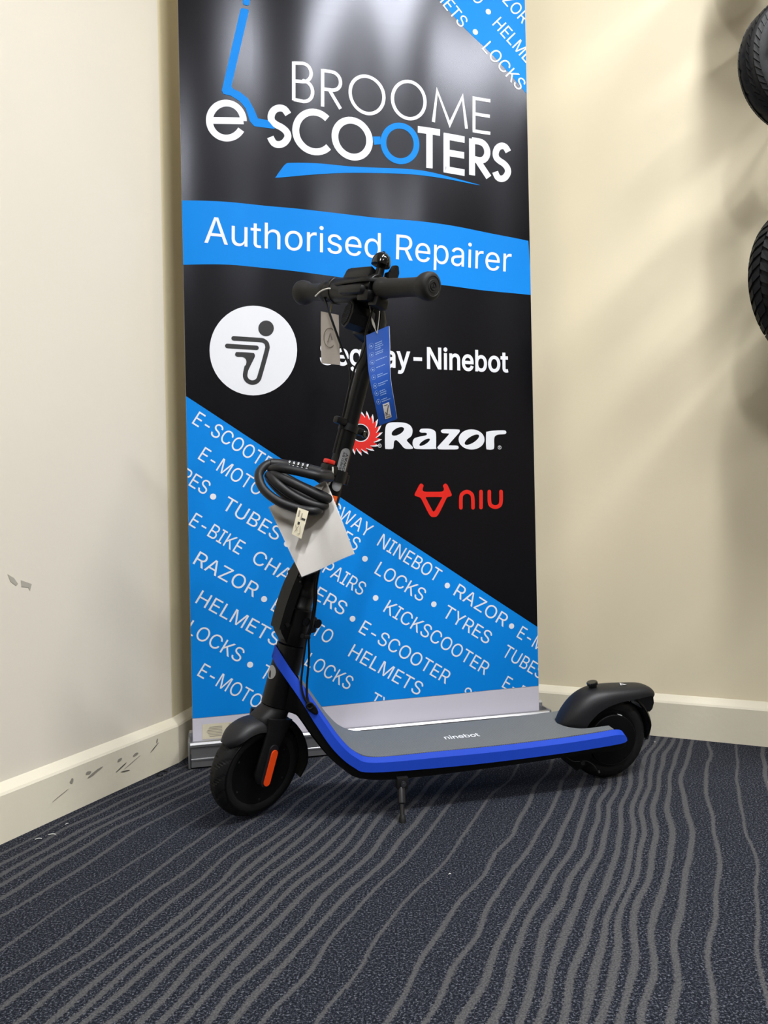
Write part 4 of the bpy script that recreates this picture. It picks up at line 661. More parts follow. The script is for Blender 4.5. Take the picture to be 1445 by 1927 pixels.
for d, z, L, h, tilt, dark in [(0.078, 0.056, 0.030, 0.0022, 0.5, 1), (0.070, 0.068, 0.010, 0.004, 1.2, 0), (0.135, 0.058, 0.016, 0.005, 0.15, 0), (0.180, 0.060, 0.013, 0.006, 0.2, 0), (0.176, 0.044, 0.032, 0.0024, 0.35, 1),
                         (0.165, 0.033, 0.026, 0.002, -0.15, 1), (0.245, 0.056, 0.042, 0.0045, 0.25, 0), (0.262, 0.060, 0.014, 0.006, 0.0, 0), (0.330, 0.040, 0.04, 0.0015, 0.3, 0), (0.303, 0.058, 0.010, 0.008, 1.3, 0), (0.145, 0.045, 0.05, 0.0012, 0.3, 0)]:
    ring = []
    for k in range(10):
        a = 2 * math.pi * k / 10; j = 1 + 0.35 * rs.uniform(-1, 1)
        u = math.cos(a) * L / 2; v = math.sin(a) * h / 2 * j
        ring.append(sk_left_pt(d - (u * math.cos(tilt) - v * math.sin(tilt)), z + u * math.sin(tilt) + v * math.cos(tilt)))
    patch('scuff_mark', ring, M['scuff_dark'] if dark else M['scuff'], sk_left)

# ---- troffer housings round the lamps
for i, (x, y, sx, sy, r, wt) in enumerate(FIXTURES):
    t = thing('ceiling_light', ['long ceiling troffer light above the scooter', 'long ceiling troffer light above the wall of tyres', 'long ceiling troffer light behind the viewer on the left', 'long ceiling troffer light behind the viewer on the right'][i], 'light', (x, y, CEIL))
    t.rotation_euler = (0, 0, -r)
    bm = bmesh.new()
    for (cx_, cy_, ax, ay) in ((0, sy / 2 + 0.02, sx + 0.08, 0.04), (0, -sy / 2 - 0.02, sx + 0.08, 0.04), (sx / 2 + 0.02, 0, 0.04, sy), (-sx / 2 - 0.02, 0, 0.04, sy)):
        box(bm, (cx_, cy_, -0.03), (ax, ay, 0.06))
    obj('frame', bm, M['ceil'], t, smooth=False)

# ================================================================ ROLL-UP BANNER
BW = 0.83
B0 = Vector((-0.43199, 1.69564, 0)); BE = Vector((0.9695, 0.2451, 0)).normalized()
BM = Matrix(((BE.x, -BE.y, 0, B0.x), (BE.y, BE.x, 0, B0.y), (0, 0, 1, 0), (0, 0, 0, 1)))
banner = thing('roll_up_banner', 'tall black and blue printed roll-up banner standing on an aluminium base in the corner', 'banner', matrix=BM)

def wave(a, z):
    """how far the hanging film bellies towards the room (metres)"""
    t = min(1.0, max(0.0, z / 1.95))
    u = a / BW
    s = 0.0036 * math.sin(2 * math.pi * (u * 3.1 + 0.08) + 0.25 * math.sin(z * 2.0))
    s += 0.0003 * math.sin(2 * math.pi * (u * 6.3 + 0.3)) - 0.003 * (1 - u) ** 3
    s += 0.006 * math.sin(math.pi * u)
    return s * (0.35 + 0.65 * t)

ART_TOP = 2.0
def conform(bm, layer, clip=True, low=None):
    """cut a flat drawing (x = across the film, y = up, metres) into narrow strips and hang it on the film"""
    def cut(co, no, clear_out=False, clear_in=False):
        bmesh.ops.bisect_plane(bm, geom=bm.verts[:] + bm.edges[:] + bm.faces[:], plane_co=co, plane_no=no, clear_outer=clear_out, clear_inner=clear_in, dist=1e-6)
    if clip:
        cut((0.0003, 0, 0), (-1, 0, 0), True); cut((BW - 0.0003, 0, 0), (1, 0, 0), True); cut((0, ART_TOP, 0), (0, 1, 0), True)
        if low is not None:
            nn = Vector((-(low[1][1] - low[0][1]), low[1][0] - low[0][0], 0)).normalized()
            cut((low[0][0], low[0][1], 0), -nn, True)
    if not bm.verts: return bm
    x0 = min(v.co.x for v in bm.verts); x1 = max(v.co.x for v in bm.verts)
    k = math.ceil(x0 / 0.0125)
    while k * 0.0125 < x1:
        cut((k * 0.0125, 0, 0), (1, 0, 0)); k += 1
    y0 = min(v.co.y for v in bm.verts); y1 = max(v.co.y for v in bm.verts)
    k = math.ceil(y0 / 0.2)
    while k * 0.2 < y1:
        cut((0, k * 0.2, 0), (0, 1, 0)); k += 1
    for v in bm.verts:
        a, z = v.co.x, v.co.y
        v.co = Vector((a, -wave(a, z) - layer, z))
    return bm

def bobj(name, bm, m, layer, clip=True, low=None, parent=None):
    conform(bm, layer, clip, low)
    if not bm.faces: bm.free(); return None
    for f in bm.faces:
        if f.normal.y > 0: f.normal_flip()
    bm.normal_update()
    for f in bm.faces:
        if f.normal.y > 0: f.normal_flip()
    return obj(name, bm, m, parent or banner, smooth=True, auto='keep')

def mmv(pts): return [(p[0] / 1000.0, p[1] / 1000.0) for p in pts]
def smooth2(pts, k=4): return [(v.x, v.y) for v in catmull([(p[0], p[1], 0) for p in pts], k, True)]

def flat(loops):
    bm = bmesh.new(); vs, tris = fill2d(loops)
    bv = [bm.verts.new(v) for v in vs]
    for t in tris:
        try: bm.faces.new([bv[i] for i in t])
        except ValueError: pass
    return bm

S = {k: v for k, v in SHAPE.items()}
Z0 = S['panel_z'][0][1] / 1000.0; Z1 = S['panel_z'][1][1] / 1000.0
LOW = ((0, Z0), (BW, Z1))
# film: black printed sheet and its white border below
bm = flat([[(0, 0.048), (BW, 0.048), (BW, ART_TOP), (0, ART_TOP)]]); o = bobj('film_back', bm, M['border'], 0.0, clip=False)
bm = flat([[(-0.01, 0.02), (BW + 0.01, 0.02), (BW + 0.01, ART_TOP), (-0.01, ART_TOP)]]); bobj('black_panel', bm, M['film'], 0.0003, low=LOW)
# blue fields
p, q = mmv(S['low_tri']); sl = (q[1] - p[1]) / (q[0] - p[0])
bm = flat([[(-0.02, 0), (BW + 0.02, 0), (BW + 0.02, p[1] + sl * (BW + 0.02 - p[0])), (-0.02, p[1] + sl * (-0.02 - p[0]))]])
bobj('blue_corner', bm, M['cyan'], 0.0006, low=LOW)
up = mmv(S['up_edge'])
u2 = [(v.x, v.y) for v in catmull([(x, y, 0) for x, y in up], 5)]
bm = flat([[(0.50, 2.02)] + [(0.50 + (u2[0][0] - 0.5) * 0.99, 2.019)] + u2 + [(0.9, u2[-1][1]), (0.9, 2.02)]])
bobj('blue_corner', bm, M['cyan'], 0.0006)
tb = [(v.x, v.y) for v in catmull([(x, y, 0) for x, y in mmv(S['band_top'])], 6)]
bb = [(v.x, v.y) for v in catmull([(x, y, 0) for x, y in mmv(S['band_bot'])], 6)]
bm = flat([tb + bb[::-1]]); bobj('blue_band', bm, M['cyan'], 0.0006)

CONDENSE = 0.86
def word(text, p0, p1, cap, m, layer, name='lettering', bold=0.0, ang=None, low=None):
    bm, wdt = glyph_run(text, bold)
    cap /= 1000.0
    # trim side bearings so that anchors are ink to ink
    x0 = min(v.co.x for v in bm.verts); x1 = max(v.co.x for v in bm.verts)
    if p0 is not None and p1 is not None:
        a = Vector((p0[0], p0[1])) / 1000; b = Vector((p1[0], p1[1])) / 1000
        d = b - a; sx = d.length / (x1 - x0); ang = math.atan2(d.y, d.x)
    else:
        sx = cap * CONDENSE
        dv = Vector((math.cos(ang), math.sin(ang)))
        if p0 is not None: a = Vector((p0[0], p0[1])) / 1000
        else: a = Vector((p1[0], p1[1])) / 1000 - dv * sx * (x1 - x0)
    ca, sa = math.cos(ang), math.sin(ang)
    for v in bm.verts:
        x = (v.co.x - x0) * sx; y = v.co.y * cap
        v.co = Vector((a.x + x * ca - y * sa, a.y + x * sa + y * ca, 0))
    return bobj(name, bm, m, layer, low=low)

def disc_loop(c, r, n=24): return [(c[0] + r * math.cos(2 * math.pi * k / n), c[1] + r * math.sin(2 * math.pi * k / n)) for k in range(n)]
for t, p0, p1, cap, g in PLANE_WORDS:
    if t == '\u2022': continue
    word(t, p0, p1, cap, M['white_print'], 0.0009, ang=math.radians(-33.1), low=LOW)
for c in BULLETS: bobj('bullet', flat([disc_loop((c[0] / 1000, c[1] / 1000), 0.0068)]), M['white_print'], 0.0009, low=LOW)
for t, p0, p1, cap in TOP_WORDS: word(t, p0, p1, cap, M['white_print'], 0.0009, ang=math.radians(-45))
for c in TOP_BULLETS: bobj('bullet', flat([disc_loop((c[0] / 1000, c[1] / 1000), 0.0068)]), M['white_print'], 0.0009)
for i, (t, p0, p1, cap) in enumerate(BIG_WORDS):
    word(t, p0, p1, cap, M['white_print'], 0.0009, bold=0.032 if i == 2 else 0.0)

# shop logo
def strokes(lst, hw, m, name, layer=0.0009, rnd=False, close_idx=()):
    for s in lst:
        bm = bmesh.new(); P = mmv(s)
        cl = len(P) > 20 and (Vector(P[0]) - Vector(P[-1])).length < 0.004
        if cl and (Vector(P[0]) - Vector(P[-1])).length < 1e-5: P = P[:-1]
        P2 = P
        if len(P) == 14: P2 = [(v.x, v.y) for v in catmull([(x, y, 0) for x, y in P], 4)]
        ribbon(bm, P2, hw, closed=cl, rnd=rnd)
        yield bm
def join_strokes(lst, hw, m, name, layer=0.0009, rnd=False):
    big = bmesh.new()
    for b in strokes(lst, hw, m, name, layer, rnd):
        me = bpy.data.meshes.new('tmp'); b.to_mesh(me); b.free(); big.from_mesh(me); bpy.data.meshes.remove(me)
    return bobj(name, big, m, layer)
TH = STROKES['thin']
for idx in ([0, 1, 2], [3, 4, 5], [6], [7], [8], [9, 10, 11, 12]):
    join_strokes([TH[i] for i in idx], 0.0040, M['white_print'], 'logo_letter')
BO = STROKES['bold']
for idx in ([0], [1], [2], [3, 4], [5, 6, 7, 8], [9, 10, 11], [12]):
    join_strokes([BO[i] for i in idx], 0.0079, M['white_print'], 'logo_letter')
join_strokes(STROKES['e'], 0.0076, M['white_print'], 'logo_letter')
join_strokes(STROKES['blueO'], 0.0070, M['cyan'], 'logo_letter')
for k in ('scooter', 'scooter2', 'tab'): bobj('scooter_emblem', flat([mmv(S[k])]), M['cyan'], 0.0010)
bobj('swoosh', flat([smooth2(mmv(S['swoosh']), 3)]), M['cyan'], 0.0009)
# round emblem with running figure
bobj('emblem_disc', flat([mmv(S['disc'])]), M['white_print'], 0.0009)
bobj('emblem_head', flat([mmv(S['head'])]), M['darkprint'], 0.0012)
bm = bmesh.new(); ribbon(bm, [(v.x, v.y) for v in catmull([(x, y, 0) for x, y in mmv(S['fig_a'])], 4)], 0.0051, rnd=True); bobj('emblem_figure', bm, M['darkprint'], 0.0012)
bm = bmesh.new(); ribbon(bm, mmv(S['fig_b']), 0.0052, rnd=True); bobj('emblem_figure', bm, M['darkprint'], 0.0012)
bobj('emblem_figure', flat([smooth2(mmv(S['fig_c']), 3)]), M['darkprint'], 0.0013)
# Razor
for k, hole in (('razor_R', 'hole_R'), ('razor_a', 'hole_a'), ('razor_z', None), ('razor_o', 'hole_o'), ('razor_r', None)):
    out = smooth2(mmv(S[k]), 3) if k != 'razor_o' else mmv(S[k])
    bobj('logo_letter', flat([out] + ([mmv(S[hole])] if hole else [])), M['white_print'], 0.0009)
c = S['saw'][0]; cx0, cz0 = c[0] / 1000, c[1] / 1000
def sawteeth(r0, r1, n, ph=0.0, inner=None):
    pts = []
    for k in range(n):
        a = 2 * math.pi * k / n + ph
        for da, rr in ((0.02, r0), (0.30, r0 * 0.74 + r1 * 0.26), (0.65, r0 * 0.40 + r1 * 0.60), (1.10, r1), (1.0, r0 * 0.5 + r1 * 0.5)):
            b = a + 2 * math.pi * da / n
            pts.append((cx0 + rr * math.cos(b), cz0 + rr * math.sin(b)))
    return pts
ri = 0.0205
bobj('saw_emblem', flat([sawteeth(0.0385, 0.0535, 20), disc_loop((cx0, cz0), ri - 0.0014, 36)]), M['white_print'], 0.0009)
bobj('saw_emblem', flat([sawteeth(0.0368, 0.0475, 20, 0.01), disc_loop((cx0, cz0), ri + 0.0008, 36)]), M['red_deep'], 0.0012)
for c in S['reg'][:2]:
    cc = (c[0] / 1000, c[1] / 1000)
    bobj('registered_mark', flat([disc_loop(cc, 0.0046), disc_loop(cc, 0.0036)]), M['white_print'], 0.0009)
    g, wd_ = glyph_run('R')
    for v in g.verts: v.co = Vector((cc[0] + (v.co.x - wd_ / 2) * 0.0042, cc[1] + (v.co.y - 0.5) * 0.0046, 0))
    bobj('registered_mark', g, M['white_print'], 0.0009)
bobj('niu_emblem'.replace('niu', 'horned'), flat([smooth2(mmv(S['niu_logo']), 3), smooth2(mmv(S['niu_hole']), 2)]), M['red'], 0.0009)
for k in ('niu_n', 'niu_i', 'niu_u'):
    bm = bmesh.new(); P = mmv(S[k]); P = [(v.x, v.y) for v in catmull([(x, y, 0) for x, y in P], 5)] if len(P) > 2 else P
    ribbon(bm, P, 0.0047, rnd=True); bobj('logo_letter', bm, M['red'], 0.0009)
# care label stuck on the white border
bm = flat([[(0.020, 0.055), (0.135, 0.053), (0.137, 0.089), (0.021, 0.088)]]); lab = bobj('paper_sticker', bm, M['label'], 0.0006)
for r in range(7):
    a0 = 0.030 + 0.004 * abs(3 - r) * 0.5
    bobj('sticker_print', flat([[(a0, 0.060 + r * 0.0034), (0.064, 0.060 + r * 0.0034), (0.064, 0.0612 + r * 0.0034), (a0, 0.0612 + r * 0.0034)]]), M['ink_soft'], 0.0009, parent=banner)
bobj('sticker_print', flat([[(0.078, 0.084), (0.102, 0.084), (0.102, 0.0852), (0.078, 0.0852)]]), M['ink_soft'], 0.0009)

# aluminium base
def extr(bm, prof, x0, x1):
    loft(bm, [[Vector((x0, y, z)) for y, z in prof], [Vector((x1, y, z)) for y, z in prof]])
XA, XB = -0.008, BW + 0.016
bm = bmesh.new()
extr(bm, [(-0.030, 0.004), (-0.030, 0.021), (-0.0285, 0.0225), (-0.0285, 0.046), (-0.026, 0.048), (0.050, 0.048), (0.050, 0.004)], XA + 0.004, XB - 0.004)
obj('base_housing', bm, M['alu'], banner, smooth=False)
bm = bmesh.new(); extr(bm, [(-0.0315, 0.0475), (-0.0315, 0.0525), (-0.028, 0.0565), (-0.020, 0.0575), (-0.012, 0.0555), (-0.012, 0.0475)], XA + 0.001, XB - 0.001)
obj('front_lip', bm, M['alu'], banner, smooth=True)
bm = bmesh.new(); extr(bm, [(-0.0318, 0.0190), (-0.0318, 0.0215), (-0.0295, 0.0225), (-0.0295, 0.0185)], XA + 0.004, XB - 0.004)
obj('trim_strip', bm, M['alu'], banner, smooth=False)
bm = bmesh.new(); extr(bm, [(0.012, 0.0475), (0.012, 0.068), (0.018, 0.073), (0.048, 0.062), (0.050, 0.0475)], XA + 0.001, XB - 0.001)
obj('back_lip', bm, M['alu'], banner, smooth=False)
for x in (XA, XB):
    bm = bmesh.new(); box(bm, (x, 0.010, 0.031), (0.0045, 0.084, 0.058), bev=0.0012); obj('end_cap', bm, M['alu'], banner)
bm = bmesh.new(); lathe(bm, [(0, 0.0075), (1.97, 0.0075)], (BW / 2, 0.040, 0.048), (0, 0, 1), 12); obj('support_pole', bm, M['alu'], banner)
bm = bmesh.new(); box(bm, (BW / 2, 0.0, 2.005), (BW + 0.004, 0.018, 0.03), bev=0.003); obj('top_rail', bm, M['alu'], banner)
bm = bmesh.new(); box(bm, (BW / 2, 0.03, 2.008), (0.03, 0.05, 0.012), bev=0.002); obj('pole_hook', bm, M['alu_dark'], banner)

# ================================================================ SCOOTER
# local frame: x towards the rear wheel, y away from the viewer (its right side), z up; it leans 3.5 degrees on its stand
LEAN = math.radians(3.5)
FW = Vector((-0.2575, 1.3999, 0)); SX = Vector((0.97003, 0.24298, 0)).normalized()
SY0 = Vector((-SX.y, SX.x, 0)); UP = Vector((0, 0, 1))
SZ = UP * math.cos(LEAN) - SY0 * math.sin(LEAN); SY = SY0 * math.cos(LEAN) + UP * math.sin(LEAN)
SM = Matrix(((SX.x, SY.x, SZ.x, FW.x), (SX.y, SY.y, SZ.y, FW.y), (SX.z, SY.z, SZ.z, 0.0005), (0, 0, 0, 1)))
scooter = thing('kick_scooter', 'black electric kick scooter with royal blue deck trim parked on its kickstand', 'scooter', matrix=SM)

RAKE = math.radians(15.6); STEER = math.radians(30)
HUB = Vector((0.0200, 0, 0.0905)); AX = Vector((math.sin(RAKE), 0, math.cos(RAKE)))
FWD = Vector((-math.cos(RAKE), 0, math.sin(RAKE)))
# steered frame: x = straight ahead, y = to the rider's left (towards the viewer), z = up the steering column
R3 = Matrix.Rotation(STEER, 3, AX)
fx, fy = R3 @ FWD, R3 @ Vector((0, -1, 0))
# (fx, fy, AX) is right handed: ahead x left = up
ST = Matrix(((fx.x, fy.x, AX.x, HUB.x), (fx.y, fy.y, AX.y, HUB.y), (fx.z, fy.z, AX.z, HUB.z), (0, 0, 0, 1)))
ux, uy = FWD, Vector((0, -1, 0))
UT = Matrix(((ux.x, uy.x, AX.x, HUB.x), (ux.y, uy.y, AX.y, HUB.y), (ux.z, uy.z, AX.z, HUB.z), (0, 0, 0, 1)))   # same column, not steered

WT = ST @ Matrix.Translation((0.008, 0, 0.001))

def sobj(name, bm, m, M4=None, parent=None, **kw):
    if M4 is not None: bmesh.ops.transform(bm, matrix=M4, verts=bm.verts)
    return obj(name, bm, m, parent or scooter, **kw)

# ---- wheels
def tyre_bm(R, w, r_in, center, axis, grooves=True, n=120):
    """revolved tyre section with slanting grooves in the tread"""
    x, y, d = frame_of(Vector(axis)); c = Vector(center)
    sec = []
    K = 22
    for k in range(K + 1):
        a = -math.radians(118) + math.radians(236) * k / K
        # superellipse: round shouldered, slightly flat crown
        rr = 1.0
        yy = math.sin(a); zz = math.cos(a)
        yy = math.copysign(abs(yy) ** 0.88, yy)
        sec.append((yy * w / 2, R - w * 0.46 + zz * w * 0.46, a))
    sec = [(-w * 0.36, r_in, -9)] + sec + [(w * 0.36, r_in, 9)]
    rings = []
    for i in range(n):
        t = 2 * math.pi * i / n
        ring = []
        for (yy, rr, a) in sec:
            g = 0.0
            if grooves and abs(a) < 1.5:
                # pairs of slanting cuts
                ph = (t / (2 * math.pi) * 18 + abs(a) * 0.75 + (0.5 if a > 0 else 0)) % 1.0
                if abs(ph - 0.5) < 0.055 and 0.14 < abs(a) < 1.30: g = 0.0022
                if abs(abs(a) - 0.08) < 0.10 and grooves != 'side': g = max(g, 0.0010)
            rr2 = rr - g
            ring.append(c + d * yy + (x * math.cos(t) + y * math.sin(t)) * rr2)
        rings.append(ring)
    bm = bmesh.new()
    loft(bm, rings, cap=False, closed=True, loop=True)
    return bm

front_wheel = sobj('front_wheel', tyre_bm(0.0905, 0.042, 0.064, (0, 0, 0), (0, 1, 0), n=360), M['rubber'], WT)
bm = bmesh.new()
lathe(bm, [(-0.016, 0.012), (-0.0175, 0.064), (-0.0205, 0.070), (-0.0210, 0.0765), (-0.0170, 0.079), (0.0170, 0.079), (0.0210, 0.0765), (0.0205, 0.070), (0.0175, 0.064), (0.016, 0.012)], (0, 0, 0), (0, 1, 0), 64)
sobj('rim', bm, M['frame'], WT, front_wheel)
for k in range(6):
    a = 2 * math.pi * k / 6 + 0.3
    bm = bmesh.new()
    lathe(bm, [(0.0150, 0.0022), (0.0165, 0.0022), (0.0168, 0.0014)], (0.056 * math.cos(a), 0.0012, 0.056 * math.sin(a)), (0, 1, 0), 10)
    sobj('rim_bolt', bm, M['screw'], WT, front_wheel)
bm = bmesh.new(); lathe(bm, [(-0.030, 0.006), (0.030, 0.006)], (0, 0, 0), (0, 1, 0), 12); sobj('axle', bm, M['screw'], WT)

# ---- fork: crown and two blades
def ring_sec(cx_, cy_, z, ax, ay, n=24, p=2.6):
    out = []
    for k in range(n):
        t = 2 * math.pi * k / n; c, s_ = math.cos(t), math.sin(t)
        out.append(Vector((cx_ + ax * math.copysign(abs(c) ** (2 / p), c), cy_ + ay * math.copysign(abs(s_) ** (2 / p), s_), z)))
    return out
bm = bmesh.new()
loft(bm, [ring_sec(0.000, 0, 0.1165, 0.0262, 0.0262, p=2.0), ring_sec(0.000, 0, 0.112, 0.0272, 0.0272, p=2.0), ring_sec(0.004, 0, 0.106, 0.0300, 0.0272, p=2.1), ring_sec(0.009, 0, 0.094, 0.0350, 0.0276, p=2.2), ring_sec(0.010, 0, 0.088, 0.0330, 0.0276, p=2.4)])
sobj('fork_crown', bm, M['black'], ST)
for sgn in (1, -1):
    bm = bmesh.new()
    loft(bm, [ring_sec(0.004, sgn * 0.0275, 0.100, 0.027, 0.0055, p=3.2), ring_sec(0.005, sgn * 0.0285, 0.080, 0.0225, 0.0060, p=3.2), ring_sec(0.009, sgn * 0.0290, 0.055, 0.0190, 0.0062, p=3.2),
              ring_sec(0.012, sgn * 0.0290, 0.025, 0.0175, 0.0062, p=3.2), ring_sec(0.014, sgn * 0.0290, -0.002, 0.0170, 0.0062, p=3.2), ring_sec(0.014, sgn * 0.0290, -0.014, 0.0120, 0.0058, p=2.4), ring_sec(0.014, sgn * 0.0290, -0.018, 0.006, 0.0050, p=2.0)])
    blade = sobj('fork_blade', bm, M['black'], ST)
    # long capsule cover with orange reflector
    def capsule(bm, cx_, z0, z1, r, y0, y1, tilt=0.0):
        pts = []
        for k in range(13): a = math.pi * k / 12; pts.append((cx_ + r * math.cos(a), z1 + r * math.sin(a)))
        for k in range(13): a = math.pi + math.pi * k / 12; pts.append((cx_ + r * math.cos(a), z0 + r * math.sin(a)))
        zc = (z0 + z1) / 2
        pts = [(cx_ + (x - cx_) * math.cos(tilt) - (z - zc) * math.sin(tilt), zc + (x - cx_) * math.sin(tilt) + (z - zc) * math.cos(tilt)) for x, z in pts]
        loft(bm, [[Vector((x, sgn * y0, z)) for x, z in pts], [Vector((x, sgn * y1, z)) for x, z in pts], [Vector((cx_ + (x - cx_) * 0.93, sgn * (y1 + 0.0008), z)) for x, z in pts]])
    bm = bmesh.new(); capsule(bm, 0.008, -0.012, 0.046, 0.0098, 0.034, 0.0372, 0.0); sobj('reflector_mount', bm, M['fender'], ST)
    bm = bmesh.new(); capsule(bm, 0.006, -0.012, 0.040, 0.0070, 0.0365, 0.0392, 0.0)
    rf = sobj('reflector', bm, M['orange'], ST)
    rf['label'] = 'orange capsule reflector'

# ---- front fender: shield in front and long tail behind, wrapped round the tyre
def arch(bm, C, rfun, a0, a1, wfun, drop, n=36, th=0.0022, zc=0.0):
    """fender in the steered frame; angle 0 = straight up the column, positive = towards the front"""
    rings = []
    for i in range(n + 1):
        u = i / n; a = a0 + (a1 - a0) * u; r = rfun(u); w_ = wfun(u); dr = drop(u)
        d = Vector((math.sin(a), 0, math.cos(a)))
        out = []; inn = []
        for k in range(9):
            t = -1 + 2 * k / 8
            y = math.sin(t * math.pi / 2) * w_
            h = r - dr * (1 - math.cos(t * math.pi / 2)) * 1.0
            out.append(Vector((C[0], y, C[2])) + d * h); inn.append(Vector((C[0], y * 0.93, C[2])) + d * (h - th))
        rings.append(out + inn[::-1])
    loft(bm, rings)
bm = bmesh.new()
arch(bm, (0.010, 0, 0.002), lambda u: 0.0968 + 0.003 * math.sin(u * math.pi), math.radians(10), math.radians(62),
     lambda u: 0.029 * (1 - 0.55 * max(0, (u - 0.6) / 0.4) ** 2) , lambda u: 0.022 * (1 - 0.40 * u), n=30)
sobj('front_fender', bm, M['fender'], ST)
bm = bmesh.new()
arch(bm, (0.006, 0, 0.0), lambda u: 0.103 - 0.001 * u, math.radians(-6), math.radians(-100), lambda u: 0.029 * (1 - 0.35 * max(0, (u - 0.8) / 0.2)), lambda u: 0.014 * (1 - 0.6 * u), n=30)
sobj('fender_tail', bm, M['pit'], ST)

# ---- head tube (does not steer)
bm = bmesh.new()
lathe(bm, [(0.1175, 0.0245), (0.1185, 0.0272), (0.16, 0.0275), (0.20, 0.0272), (0.2295, 0.0265), (0.2305, 0.0245)], (0, 0, 0), (0, 0, 1), 48)
head = sobj('head_tube', bm, M['frame'], UT)
# round silver badge on its front
bm = bmesh.new(); n_ = 28; ring0 = []; ring1 = []
for k in range(n_):
    a = 2 * math.pi * k / n_; u_ = 0.0125 * math.cos(a) / 0.0278; zz = 0.176 + 0.0125 * math.sin(a)
    th_ = 0.42 + u_
    for rr, l in ((0.0272, ring0), (0.0282, ring1)): l.append(Vector((rr * math.cos(th_), rr * math.sin(th_), zz)))
loft(bm, [ring0, ring1]); sobj('round_badge', bm, M['silver'], UT, head)

# ---- frame spine: neck that flows into the deck
def interp(tab, k=5): return catmull(tab, k)
TOPL = [(0.056, 0, 0.298), (0.080, 0, 0.266), (0.104, 0, 0.229), (0.131, 0, 0.187), (0.158, 0, 0.150), (0.185, 0, 0.125), (0.222, 0, 0.1135), (0.30, 0, 0.111), (0.47, 0, 0.112), (0.600, 0, 0.114), (0.640, 0, 0.1155)]
BOTL = [(0.034, 0, 0.203), (0.080, 0, 0.190), (0.092, 0, 0.180), (0.110, 0, 0.153), (0.136, 0, 0.120), (0.163, 0, 0.095), (0.191, 0, 0.077), (0.256, 0, 0.068), (0.40, 0, 0.069), (0.570, 0, 0.075), (0.635, 0, 0.082)]
HW = [(0.016, 0, 0), (0.027, 0, 0), (0.037, 0, 0), (0.050, 0, 0), (0.063, 0, 0), (0.071, 0, 0), (0.0745, 0, 0), (0.0755, 0, 0), (0.0755, 0, 0), (0.0755, 0, 0), (0.074, 0, 0)]
tl, bl, hw = interp(TOPL), interp(BOTL), interp(HW)
bm = bmesh.new(); rings = []
for t_, b_, h_ in zip(tl, bl, hw):
    h = h_.x; d = (t_ - b_)
    c = [(-1, .10), (-1, .80), (-.86, .93), (0, .955), (.86, .93), (1, .80), (1, .10), (.90, .02), (.7, 0), (0, 0), (-.7, 0), (-.90, .02)]
    rings.append([Vector((b_.x + d.x * v, u * h, b_.z + d.z * v)) for u, v in c])
loft(bm, rings)
spine = sobj('deck_frame', bm, M['frame'])
# rear arms either side of the wheel
for sgn in (-1, 1):
    bm = bmesh.new(); rings = []
    for x, z0, z1, y0, y1 in [(0.585, 0.076, 0.108, 0.045, 0.0755), (0.64, 0.080, 0.110, 0.048, 0.0755), (0.69, 0.078, 0.110, 0.050, 0.074), (0.715, 0.079, 0.107, 0.050, 0.071), (0.728, 0.083, 0.102, 0.050, 0.066)]:
        rings.append([Vector((x, sgn * y0, z0)), Vector((x, sgn * y1, z0 + 0.003)), Vector((x, sgn * y1, z1)), Vector((x, sgn * y0, z1))])
    loft(bm, rings); sobj('rear_arm', bm, M['frame'])

# ---- blue side trims: inner top edge, bevel, outer face
TI = [(0.0520, -0.002, 0.3145), (0.0590, -0.0235, 0.3025), (0.0680, -0.0305, 0.2880), (0.0800, -0.0345, 0.2690), (0.102, -0.046, 0.239), (0.131, -0.058, 0.194), (0.158, -0.068, 0.1545), (0.185, -0.0705, 0.1275), (0.222, -0.0705, 0.1145), (0.344, -0.0705, 0.1135), (0.465, -0.0705, 0.1130), (0.590, -0.070, 0.1155), (0.660, -0.069, 0.1185), (0.700, -0.067, 0.1205), (0.718, -0.064, 0.1160), (0.726, -0.061, 0.106)]
LO = [(0.0456, -0.002, 0.2915), (0.0510, -0.0235, 0.2815), (0.0600, -0.0310, 0.2680), (0.0720, -0.0380, 0.2500), (0.090, -0.050, 0.2230), (0.119, -0.065, 0.174), (0.146, -0.0755, 0.1345), (0.179, -0.0790, 0.1035), (0.213, -0.0800, 0.0910), (0.344, -0.080, 0.0865), (0.465, -0.080, 0.0865), (0.590, -0.080, 0.0895), (0.655, -0.0795, 0.0925), (0.698, -0.078, 0.0945), (0.718, -0.075, 0.0955), (0.727, -0.071, 0.0975)]
ti, lo = interp(TI, 5), interp(LO, 5)
for sgn in (-1, 1):
    bm = bmesh.new(); rings = []
    for a, b in zip(ti, lo):
        d = b - a
        g = 0.30
        A = a.copy(); Bv = Vector((a.x + d.x * g, a.y + d.y * 0.86, a.z + d.z * g)); Cv = b.copy()
        A.y *= -sgn; Bv.y *= -sgn; Cv.y *= -sgn
        inn = Vector((0, -sgn * 0.006 , 0))
        down = Vector((0, 0, -0.004))
        rings.append([A, Bv, Cv, Cv + inn, Bv + inn * 1.2 + down, A + inn * 0.6 + down])
    loft(bm, rings)
    tr_ = sobj('side_trim', bm, M['blue']); tr_['label'] = 'royal blue side trim'

